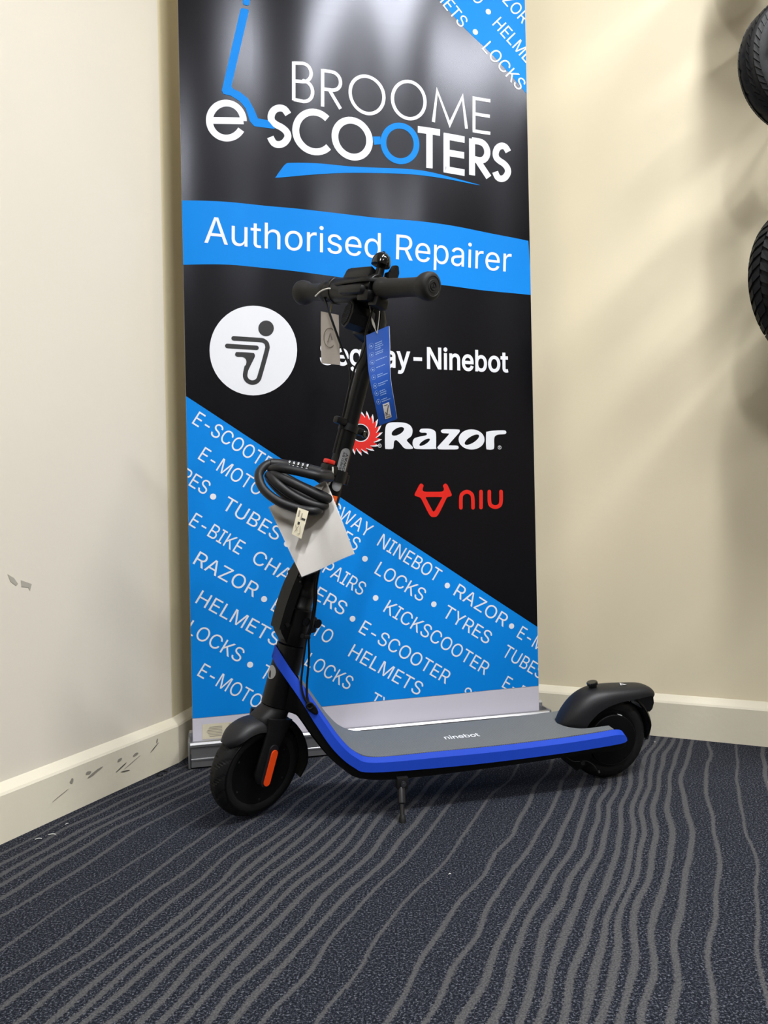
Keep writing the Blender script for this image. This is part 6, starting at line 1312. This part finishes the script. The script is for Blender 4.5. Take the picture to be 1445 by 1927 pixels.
for dx, dy in ((0.0, 0.0), (0.004, 0.004)):
    bm = bmesh.new()
    tube(bm, [(0.142 + dx, -0.026 + dy, 0.52), (0.1300 + dx, -0.028 + dy, 0.470), (0.1210 + dx, -0.0320 + dy, 0.425), (0.1195 + dx, -0.0340 + dy, 0.400), (0.1160 + dx, -0.0340 + dy, 0.372), (0.1115 + dx, -0.0350, 0.350), (0.1045 + dx, -0.0360, 0.331), (0.0995 + 2.2 * dx, -0.0380, 0.302), (0.0955 + 2.6 * dx, -0.0410, 0.276), (0.0925 + 2.6 * dx, -0.0450, 0.252), (0.0955 + 1.6 * dx, -0.0510, 0.231), (0.1050, -0.0585, 0.2140)], 0.0021, 8, 6)
    sobj('control_cable', bm, M['frame'])
bm = bmesh.new(); box(bm, (0.1055, -0.0355, 0.3325), (0.011, 0.008, 0.008), bev=0.0015); sobj('cable_clip', bm, M['black'])

# ================================================================ THINGS HANGING ON THE SCOOTER
def sheet(P, th=0.0006, nu=8, nv=10, bow=0.0, warp=None):
    """thin sheet through four corners P (top-left, top-right, bottom-right, bottom-left), slightly bowed"""
    a, b, c, d = [Vector(p) for p in P]
    n = (b - a).cross(d - a).normalized()
    if n.y > 0: n = -n
    bm = bmesh.new(); F_, Bk = {}, {}
    for j in range(nv + 1):
        for i in range(nu + 1):
            u, v = i / nu, j / nv
            p = a.lerp(b, u).lerp(d.lerp(c, u), v)
            h = bow * math.sin(math.pi * v) + (warp(u, v) if warp else 0)
            F_[i, j] = bm.verts.new(p + n * (h + th / 2)); Bk[i, j] = bm.verts.new(p + n * (h - th / 2))
    for j in range(nv):
        for i in range(nu):
            bm.faces.new((F_[i, j], F_[i + 1, j], F_[i + 1, j + 1], F_[i, j + 1]))
            bm.faces.new((Bk[i, j], Bk[i, j + 1], Bk[i + 1, j + 1], Bk[i + 1, j]))
    for j in range(nv):
        bm.faces.new((F_[0, j], F_[0, j + 1], Bk[0, j + 1], Bk[0, j])); bm.faces.new((F_[nu, j], Bk[nu, j], Bk[nu, j + 1], F_[nu, j + 1]))
    for i in range(nu):
        bm.faces.new((F_[i, 0], Bk[i, 0], Bk[i + 1, 0], F_[i + 1, 0])); bm.faces.new((F_[i, nv], F_[i + 1, nv], Bk[i + 1, nv], Bk[i, nv]))
    return bm, n
def root(name, label, cat, p):
    return thing(name, label, cat, p)
def child(name, bm, m, parent, **kw):
    bmesh.ops.translate(bm, verts=bm.verts, vec=-parent.location)
    return obj(name, bm, m, parent, **kw)

# grey tag on a yellow tie, far side of the bar
GT = [(-0.1103, 1.44, 0.9283), (-0.0766, 1.425, 0.9171), (-0.0756, 1.425, 0.8240), (-0.1113, 1.44, 0.8312)]
t = root('swing_tag', 'translucent grey rectangular tag hanging from the far end of the handlebar', 'tag', GT[3])
bm, n = sheet(GT, 0.0012, bow=0.001); child('card', bm, M['greytag'], t)
cpt = Vector((-0.0938, 1.430, 0.876))
bm = bmesh.new(); tube(bm, [cpt + n * 0.0012 + Vector((0.011 * math.cos(k * math.pi / 10), 0, 0.018 * math.sin(k * math.pi / 10))) for k in range(20)], 0.0009, 6, 2, closed=True); child('printed_ring', bm, M['ink_soft'], t)
bm = bmesh.new(); tube(bm, [cpt + n * 0.0012 + Vector((-0.004, 0, -0.008)), cpt + n * 0.0012 + Vector((0.001, 0, 0.009)), cpt + n * 0.0012 + Vector((0.004, 0, -0.004))], 0.0009, 6, 1); child('printed_mark', bm, M['ink_soft'], t)
bm = bmesh.new(); lathe(bm, [(0, 0.0022), (0.001, 0.0022), (0.001, 0.0012), (0, 0.0012)], Vector((-0.0925, 1.4335, 0.9170)) + n * 0.0008, n, 14); child('eyelet', bm, M['ink'], t)
bm = bmesh.new(); tube(bm, [(-0.0925, 1.431, 0.9170), (-0.0915, 1.432, 0.930), (-0.0880, 1.435, 0.945), (-0.086, 1.437, 0.958)], 0.0010, 6, 4); child('tie', bm, M['yellow_tie'], t)
bm = bmesh.new(); tube(bm, [(-0.1173, 1.4, 0.9451), (-0.1061, 1.395, 0.9531), (-0.0921, 1.39, 0.9562), (-0.0832, 1.4, 0.956), (-0.0767, 1.42, 0.9548)], 0.0014, 6, 4); child('tie_tail', bm, M['string'], t)

# blue swing tag with a kink
BT = [[(-0.0251, 1.345, 0.8598), (0.0154, 1.355, 0.8783)], [(-0.0238, 1.344, 0.8288), (0.0160, 1.354, 0.8459)], [(-0.0220, 1.341, 0.7978), (0.0156, 1.351, 0.8135)], [(-0.0175, 1.342, 0.7668), (0.0166, 1.352, 0.7812)], [(-0.0110, 1.352, 0.7358), (0.0215, 1.362, 0.7488)], [(-0.0051, 1.370, 0.7045), (0.0268, 1.380, 0.7164)]]
t = root('swing_tag', 'bright blue folded card tag with pale print hanging from the near handlebar grip', 'tag', (0, 1.345, 0.79))
L_ = catmull([p[0] for p in BT], 4); R_ = catmull([p[1] for p in BT], 4)
def on_tag(u, v, h=0.0):
    k = min(len(L_) - 1.001, max(0, v * (len(L_) - 1))); i = int(k); f_ = k - i
    l = L_[i].lerp(L_[i + 1], f_); r = R_[i].lerp(R_[i + 1], f_)
    l2, r2 = L_[i + 1], R_[i + 1]
    n_ = (r - l).cross(L_[min(i + 1, len(L_) - 1)] - L_[i]).normalized()
    if n_.y > 0: n_ = -n_
    return l.lerp(r, u) + n_ * h
def tag_sheet(u0, u1, v0, v1, h0, h1, m, name, nu=4, nv=20, par=None):
    bm = bmesh.new(); g0, g1 = {}, {}
    for j in range(nv + 1):
        for i in range(nu + 1):
            u = u0 + (u1 - u0) * i / nu; v = v0 + (v1 - v0) * j / nv
            g0[i, j] = bm.verts.new(on_tag(u, v, h0)); g1[i, j] = bm.verts.new(on_tag(u, v, h1))
    for j in range(nv):
        for i in range(nu):
            bm.faces.new((g1[i, j], g1[i + 1, j], g1[i + 1, j + 1], g1[i, j + 1])); bm.faces.new((g0[i, j], g0[i, j + 1], g0[i + 1, j + 1], g0[i + 1, j]))
    for j in range(nv):
        bm.faces.new((g0[0, j], g1[0, j], g1[0, j + 1], g0[0, j + 1])); bm.faces.new((g0[nu, j], g0[nu, j + 1], g1[nu, j + 1], g1[nu, j]))
    for i in range(nu):
        bm.faces.new((g0[i, 0], g0[i + 1, 0], g1[i + 1, 0], g1[i, 0])); bm.faces.new((g0[i, nv], g1[i, nv], g1[i + 1, nv], g0[i + 1, nv]))
    return child(name, bm, m, par or t)
tag_sheet(0, 1, 0, 1, -0.0004, 0.0004, M['bluetag'], 'card')
tag_sheet(0.05, 1.03, 0.01, 0.99, -0.0022, -0.0012, M['paper'], 'inner_leaf')
rt = random.Random(8)
rows = [(0.14, 4), (0.235, 2), (0.325, 1), (0.405, 1), (0.490, 2), (0.585, 2), (0.665, 3), (0.755, 2)]
for v0, nr in rows:
    # ring of an icon
    bm = bmesh.new(); cu_, cv_ = 0.19, v0 + 0.018
    tube(bm, [on_tag(cu_ + 0.095 * math.cos(2 * math.pi * k / 16), cv_ - 0.026 * math.sin(2 * math.pi * k / 16) - 0.01, 0.0006) for k in range(16)], 0.00028, 5, 1, closed=True)
    child('icon_ring', bm, M['tagtext'], t)
    tag_sheet(cu_ - 0.03, cu_ + 0.03, cv_ - 0.018, cv_ - 0.002, 0.0004, 0.0006, M['tagtext'], 'icon', 2, 2)
    for r in range(nr):
        # each printed line of tiny unreadable text as short dashes
        u = 0.36; end = 0.60 + rt.random() * 0.28
        while u < end:
            du = 0.03 + rt.random() * 0.07
            v = v0 - 0.004 + r * 0.021 - (u - 0.36) * 0.000
            tag_sheet(u, min(u + du, end), v, v + 0.0085, 0.0004, 0.0006, M['tagtext'], 'print_dash', 1, 1)
            u += du + 0.018
tag_sheet(0.37, 0.72, 0.805, 0.945, 0.0004, 0.0008, M['paper'], 'white_box', 2, 4)
bm = bmesh.new(); tube(bm, [on_tag(0.44, 0.880, 0.0011), on_tag(0.50, 0.906, 0.0011), on_tag(0.66, 0.828, 0.0011)], 0.0006, 6, 1, False); child('tick_mark', bm, M['ink'], t)
tag_sheet(0.43, 0.62, 0.818, 0.823, 0.0008, 0.0010, M['ink'], 'print_dash', 1, 1)
tag_sheet(0.42, 0.68, 0.922, 0.936, 0.0008, 0.0010, M['ink_soft'], 'print_dash', 1, 1)
tag_sheet(0.42, 0.66, 0.909, 0.912, 0.0008, 0.0010, M['ink'], 'print_dash', 1, 1)
hk = on_tag(0.47, 0.045, 0.001)
bm = bmesh.new(); tube(bm, [hk, hk + Vector((-0.004, 0, 0.010)), hk + Vector((-0.009, 0.004, 0.028)), hk + Vector((-0.0140, 0.010, 0.0700))], 0.0007, 6, 5); child('string', bm, M['string'], t)
bm = bmesh.new(); tube(bm, [hk, hk + Vector((0.003, 0.004, 0.020)), hk + Vector((0.0055, 0.010, 0.045)), hk + Vector((0.0060, 0.014, 0.060))], 0.0007, 6, 5); child('string', bm, M['string'], t)
bm = bmesh.new(); tube(bm, [hk + Vector((-0.0035, 0, 0.009)), hk + Vector((-0.0062, 0.001, 0.018)), hk + Vector((-0.0088, 0.004, 0.028))], lambda u: 0.0010 + 0.0012 * math.sin(math.pi * u), 8, 4); child('string_toggle', bm, M['string'], t)

# white paper ticket in a clear sleeve under the lock
PT = [(-0.2027, 1.355, 0.5621), (-0.1018, 1.372, 0.6076), (-0.0524, 1.328, 0.479), (-0.1417, 1.305, 0.4423)]
t = root('paper_ticket', 'blank white card in a clear sleeve hanging tilted below the coiled lock', 'ticket', PT[3])
bm, n = sheet(PT, 0.0008, bow=0.004, warp=lambda u, v: 0.002 * math.sin(2.5 * math.pi * u + 2 * v)); child('card', bm, M['paper'], t)
def grow(P, k):
    c = sum((Vector(p) for p in P), Vector()) / 4
    return [c + (Vector(p) - c) * k + (0 * c) for p in P]
for s_ in (1, -1):
    P2 = [p + n * 0.0014 * s_ for p in grow(PT, 1.012)]
    bm, _ = sheet(P2, 0.0003, bow=0.004, warp=lambda u, v: 0.002 * math.sin(2.5 * math.pi * u + 2 * v) + s_ * 0.0007 * math.sin(7 * u + 5 * v)); child('clear_sleeve', bm, M['clear'], t)
bm = bmesh.new(); tube(bm, [(-0.0985, 1.371, 0.6000), (-0.0930, 1.370, 0.610), (-0.0900, 1.369, 0.622), (-0.090, 1.372, 0.632)], 0.0016, 8, 5); child('loop', bm, M['string'], t)

# coiled cable lock
t = root('cable_lock', 'coiled black combination cable lock hanging from the stem clamp', 'lock', LOCK_PATH[0])
P = [Vector(p) for p in LOCK_PATH]
bm = bmesh.new(); tube(bm, P, 0.0078, 14, 7); child('coiled_cable', bm, M['cable'], t)
dial = P[1:6]
bm = bmesh.new()
tube(bm, catmull(dial, 4), lambda u: 0.0098 + 0.0006 * math.sin(math.pi * u), 22, 3); child('lock_body', bm, M['cable'], t)
# number rings on the body
D = catmull(dial, 10)
def at(u):
    k = u * (len(D) - 1); i = min(int(k), len(D) - 2); p = D[i].lerp(D[i + 1], k - i); d = (D[i + 1] - D[i]).normalized(); return p, d
digits = ['7', '6', '5', '6', '6']
for k in range(5):
    p, d = at(0.60 - k * 0.085)
    bm = bmesh.new(); lathe(bm, [(-0.0030, 0.0100), (-0.0026, 0.0110), (0.0026, 0.0110), (0.0030, 0.0100)], p, d, 20); r_o = child('number_ring', bm, M['frame'], t)
    # digits round the ring facing the viewer, upside down as in the picture
    toward = (Vector((0, 0, 0.55)) - p); toward = (toward - d * toward.dot(d)).normalized(); side = d.cross(toward).normalized()
    for m_, dg_ in enumerate((str((int(digits[k]) + 1) % 10), digits[k], str((int(digits[k]) + 9) % 10))):
        if dg_ not in GLYPHS: dg_ = '5'
        g, wd_ = glyph_run(dg_, 0.04)
        ang0 = (m_ - 1) * 0.72
        upv = d.cross(toward)
        for v in g.verts:
            u_ = -(v.co.x - wd_ / 2) * 0.0047; w_ = -(v.co.y - 0.5) * 0.0052
            a = ang0 + w_ / 0.0112
            zz = side if side.z > 0 else -side
            dd = d if d.x > 0 else -d
            v.co = p + dd * u_ + (toward * math.cos(a) + zz * math.sin(a)) * 0.01125
        child('digit', g, M['white_print'], t, smooth=False)
LLq = [(-0.1442, 1.292, 0.5605), (-0.1266, 1.292, 0.5539), (-0.1391, 1.285, 0.5080), (-0.1549, 1.285, 0.5163)]
bm, n2 = sheet(LLq, 0.0005, 3, 6, bow=0.001); ll = child('paper_label', bm, M['label'], t); ll['label'] = 'cream paper label'
def quad_on(P, u0, u1, v0, v1, m, name, par, n_, h=0.0006):
    a, b, c, d = [Vector(p) for p in P]
    f_ = lambda u, v: a.lerp(b, u).lerp(d.lerp(c, u), v) + n_ * (h + 0.001 * math.sin(math.pi * v))
    bm = bmesh.new(); pts = [f_(u0, v0), f_(u1, v0), f_(u1, v1), f_(u0, v1)]
    loft(bm, [pts, [p + n_ * 0.0002 for p in pts]]); return child(name, bm, m, par, smooth=False)
quad_on(LLq, 0.15, 0.30, 0.08, 0.30, M['ink_soft'], 'label_print', t, n2); quad_on(LLq, 0.45, 0.55, 0.15, 0.38, M['ink_soft'], 'label_print', t, n2)
quad_on(LLq, 0.55, 0.90, 0.30, 0.37, M['ink'], 'label_print', t, n2); quad_on(LLq, 0.30, 0.50, 0.48, 0.58, M['ink'], 'label_print', t, n2)
for (a0, b0, a1, b1) in ((0.15, 0.62, 0.45, 0.80), (0.45, 0.62, 0.2, 0.88), (0.6, 0.6, 0.75, 0.85), (0.75, 0.85, 0.5, 0.9)):
    A_, B_, C_, D_ = [Vector(p) for p in LLq]; f_ = lambda u, v: A_.lerp(B_, u).lerp(D_.lerp(C_, u), v) + n2 * 0.0018
    bm = bmesh.new(); tube(bm, [f_(a0, b0), f_(a1, b1)], 0.0003, 5, 1, False); child('label_print', bm, M['ink_soft'], t)

# ================================================================ TYRES ON THE WALL (right edge)
def knob_tyre(name, label, C, nrm, R, w_, knobby, grp=None):
    Cv = Vector(C); nv = Vector(nrm).normalized()
    t = thing(name, label, 'tyre', Cv)
    bm = tyre_bm(R, w_, R * 0.60, (0, 0, 0), nv, grooves=False if knobby else 'side', n=160)
    casing_ = obj('casing', bm, M['rubber'], t)
    x, y, d = frame_of(nv)
    # tread blocks
    bm = bmesh.new(); nb = 44 if knobby else 52
    lanes = [(-0.92, 0.30), (-0.45, 0.42), (0.0, 0.40), (0.45, 0.42), (0.92, 0.30)] if knobby else [(-0.98, 0.34), (-0.42, 0.22), (0.42, 0.22), (0.98, 0.34)]
    for k in range(nb):
        for li, (a, aw) in enumerate(lanes):
            tt = 2 * math.pi * (k + 0.5 * (li % 2)) / nb
            half = math.pi / nb * (0.62 if knobby else 0.80)
            hgt = (0.0042 if knobby else 0.0016)
            sl = 0.05 * (1 if a > 0 else -1) * (0.6 if knobby else 1.0)
            ringb, ringt = [], []
            for (u, v) in ((-1, -1), (1, -1), (1, 1), (-1, 1)):
                aa = a + v * aw * 0.5; th_ = tt + u * half + sl * v
                yy = math.copysign(abs(math.sin(aa)) ** 0.88, math.sin(aa)) * w_ / 2; rr = R - w_ * 0.46 + math.cos(aa) * w_ * 0.46
                nrm_r = math.cos(aa); nrm_y = math.sin(aa)
                for ring, e_ in ((ringb, -0.001), (ringt, hgt)):
                    rad = rr + nrm_r * e_; yo_ = yy + nrm_y * e_
                    ring.append(d * yo_ + (x * math.cos(th_) + y * math.sin(th_)) * rad)
            loft(bm, [ringb, ringt])
    tb_ = obj('tread_blocks', bm, M['rubber'], t, smooth=False, kind='stuff')
    bm = bmesh.new()
    for s_ in (1, -1): tube(bm, [(x * math.cos(q) + y * math.sin(q)) * R * 0.74 + d * s_ * w_ * 0.47 for q in [2 * math.pi * k / 48 for k in range(48)]], 0.0016, 6, 1, closed=True)
    obj('sidewall_ridge', bm, M['rubber'], t)
    return t
def wpt(px, py, dep):
    u, v = px - 722.5, py - 963.5
    return (( u * math.cos(ROLL) - v * math.sin(ROLL)) / 1446 * dep, dep, 0.55 - (u * math.sin(ROLL) + v * math.cos(ROLL)) / 1446 * dep)
T1 = Vector((0.840, 1.50, 1.405)); T2 = Vector((0.872, 1.47, 1.005)); 
knob_tyre('scooter_tyre', 'smooth-grooved black scooter tyre, upper one on the right wall', T1, (0.14, -0.99, 0.0), 0.134, 0.062, False)
knob_tyre('scooter_tyre', 'knobbly black tyre hanging lower, nearest of the pair on the right wall', T2 + Vector((0.0, -0.02, 0.01)), (0.42, -0.90, 0.05), 0.160, 0.060, True)
knob_tyre('scooter_tyre', 'knobbly black tyre behind the lower one, closest to the right wall', T2 + Vector((0.004, 0.085, -0.012)), (0.42, -0.90, 0.0), 0.160, 0.060, True)
T3, T4 = Vector((0.855, 1.49, 1.80)), Vector((0.85, 1.49, 2.17))  # unseen tyres above the frame, added to cast shadows on the right wall
knob_tyre('scooter_tyre', 'unseen grooved black scooter tyre added to shade the right wall, third up the column', T3, (0.14, -0.99, 0.0), 0.145, 0.070, False)
knob_tyre('scooter_tyre', 'unseen grooved black scooter tyre added to shade the right wall, topmost of the column', T4, (0.14, -0.99, 0.0), 0.145, 0.070, False)
# more unseen tyres, added just outside the picture to deepen the wall's shade
srcs = [o for o in COL.objects if o.get('category') == 'tyre']
LAB = []; PEGS = []
for dx, cn_ in ((0.0, 'same'), (0.31, 'next'), (0.62, 'farthest')):
    for zz, hn in (((1.80, 'third'), (2.17, 'top')) if dx == 0 else ((2.17, 'top'), (1.80, 'upper middle'), (1.42, 'lower middle'), (1.04, 'bottom'))):
        for dy, fn_ in (((0.085, 'behind'),) if dx == 0 else ((0.0, 'front'), (0.085, 'behind'))):
            LAB.append((dx, zz, dy, '%s added unseen black tyre on the %s peg, %s column along the right wall' % ({'front': 'front', 'behind': 'rear'}[fn_], hn, cn_)))
for j, (dx, zz, dy, lb_) in enumerate(LAB):
    src = 1 if zz < 1.1 else 0
    s0 = srcs[src]; r = s0.copy(); COL.objects.link(r)
    p = T1 + RD * dx; r.location = (p.x + 0.02 * (dx == 0), p.y + dy, zz)
    r['label'] = lb_; r['group'] = 'unseen tyres added to shade the right wall'
    for ch in s0.children:
        c = ch.copy(); COL.objects.link(c); c.parent = r
    if dx > 0 and dy == 0: PEGS.append((r.location.copy(), 0.160 if src else 0.134, lb_.split(' on the ')[1]))
wn = Vector((-RD.y, RD.x, 0)) * -1     # out of the right wall into the room
PEGS = [(T1, 0.134, ''), (T2, 0.160, ''), (T3, 0.145, ''), (T4, 0.145, '')] + PEGS
for i, (T_, r_, pl_) in enumerate(PEGS):
    p = T_ + Vector((0, 0, r_ * 0.60 - 0.012))
    # foot of the perpendicular on the wall
    q0 = w2; k_ = (p - q0).dot(wn)
    q = p - wn * k_; q.z = p.z
    tip = p + wn * 0.10 + Vector((0, 0, 0.0))
    t = thing('wall_hook', ['steel peg in the wall holding the upper tyre', 'steel peg in the wall holding the two knobbly tyres', 'steel peg in the wall holding the third tyre', 'steel peg in the wall holding the topmost tyre'][i] if i < 4 else 'steel wall peg, the ' + pl_, 'hook', q)
    bm = bmesh.new(); tube(bm, [Vector(), (tip - q) * 0.96, (tip - q) + Vector((0, 0, 0.02))], 0.004, 10, 4); obj('peg', bm, M['steel'], t)
    bm = bmesh.new(); lathe(bm, [(0.0005, 0.016), (0.004, 0.016)], (0, 0, 0), wn, 20); obj('wall_plate', bm, M['steel'], t)

# ================================================================ BITS ON THE CARPET
def floor_at(px, py):
    u, v = px - 722.5, py - 963.5
    z = u * math.sin(ROLL) + v * math.cos(ROLL); x = u * math.cos(ROLL) - v * math.sin(ROLL)
    return x * 0.55 / z, 1446 * 0.55 / z
t = thing('hair_loop', 'small thin black thread loop on the carpet by the left skirting', 'thread', (-0.485, 1.640, 0.0012))
bm = bmesh.new(); tube(bm, [(0.010 * math.cos(a) * (1 - a * 0.02), 0.016 * math.sin(a), 0.0003 * math.sin(3 * a) + 0.0006) for a in [0.3 * k for k in range(19)]], 0.0009, 6, 3); o = obj('loop', bm, M['pit'], t)
LINTS = [(-0.604, 1.318, 'pale staple-like lint on the carpet near the left edge', 0.011, 0.3), (-0.588, 1.335, 'longer pale lint strand on the carpet near the left edge', 0.013, 0.1), (-0.581, 1.380, 'tiny white lint crumb against the left skirting', 0.005, 0.9),
         (0.088, 1.160, 'single white crumb on the carpet in front of the scooter', 0.004, 0.5), (0.62, 1.79, 'white crumb on the carpet beside the right skirting', 0.005, 1.2)]
for x, y, lb, s_, a_ in LINTS:
    bm = bmesh.new(); tube(bm, [(-s_ / 2 * math.cos(a_), -s_ / 2 * math.sin(a_), 0.001), (0, s_ * 0.08, 0.0018), (s_ / 2 * math.cos(a_), s_ / 2 * math.sin(a_), 0.001)], 0.0007, 6, 3)
    o = obj('lint', bm, M['lint']); o.location = (x, y, 0.0005); tag(o, lb, 'lint', 'lint on the carpet')
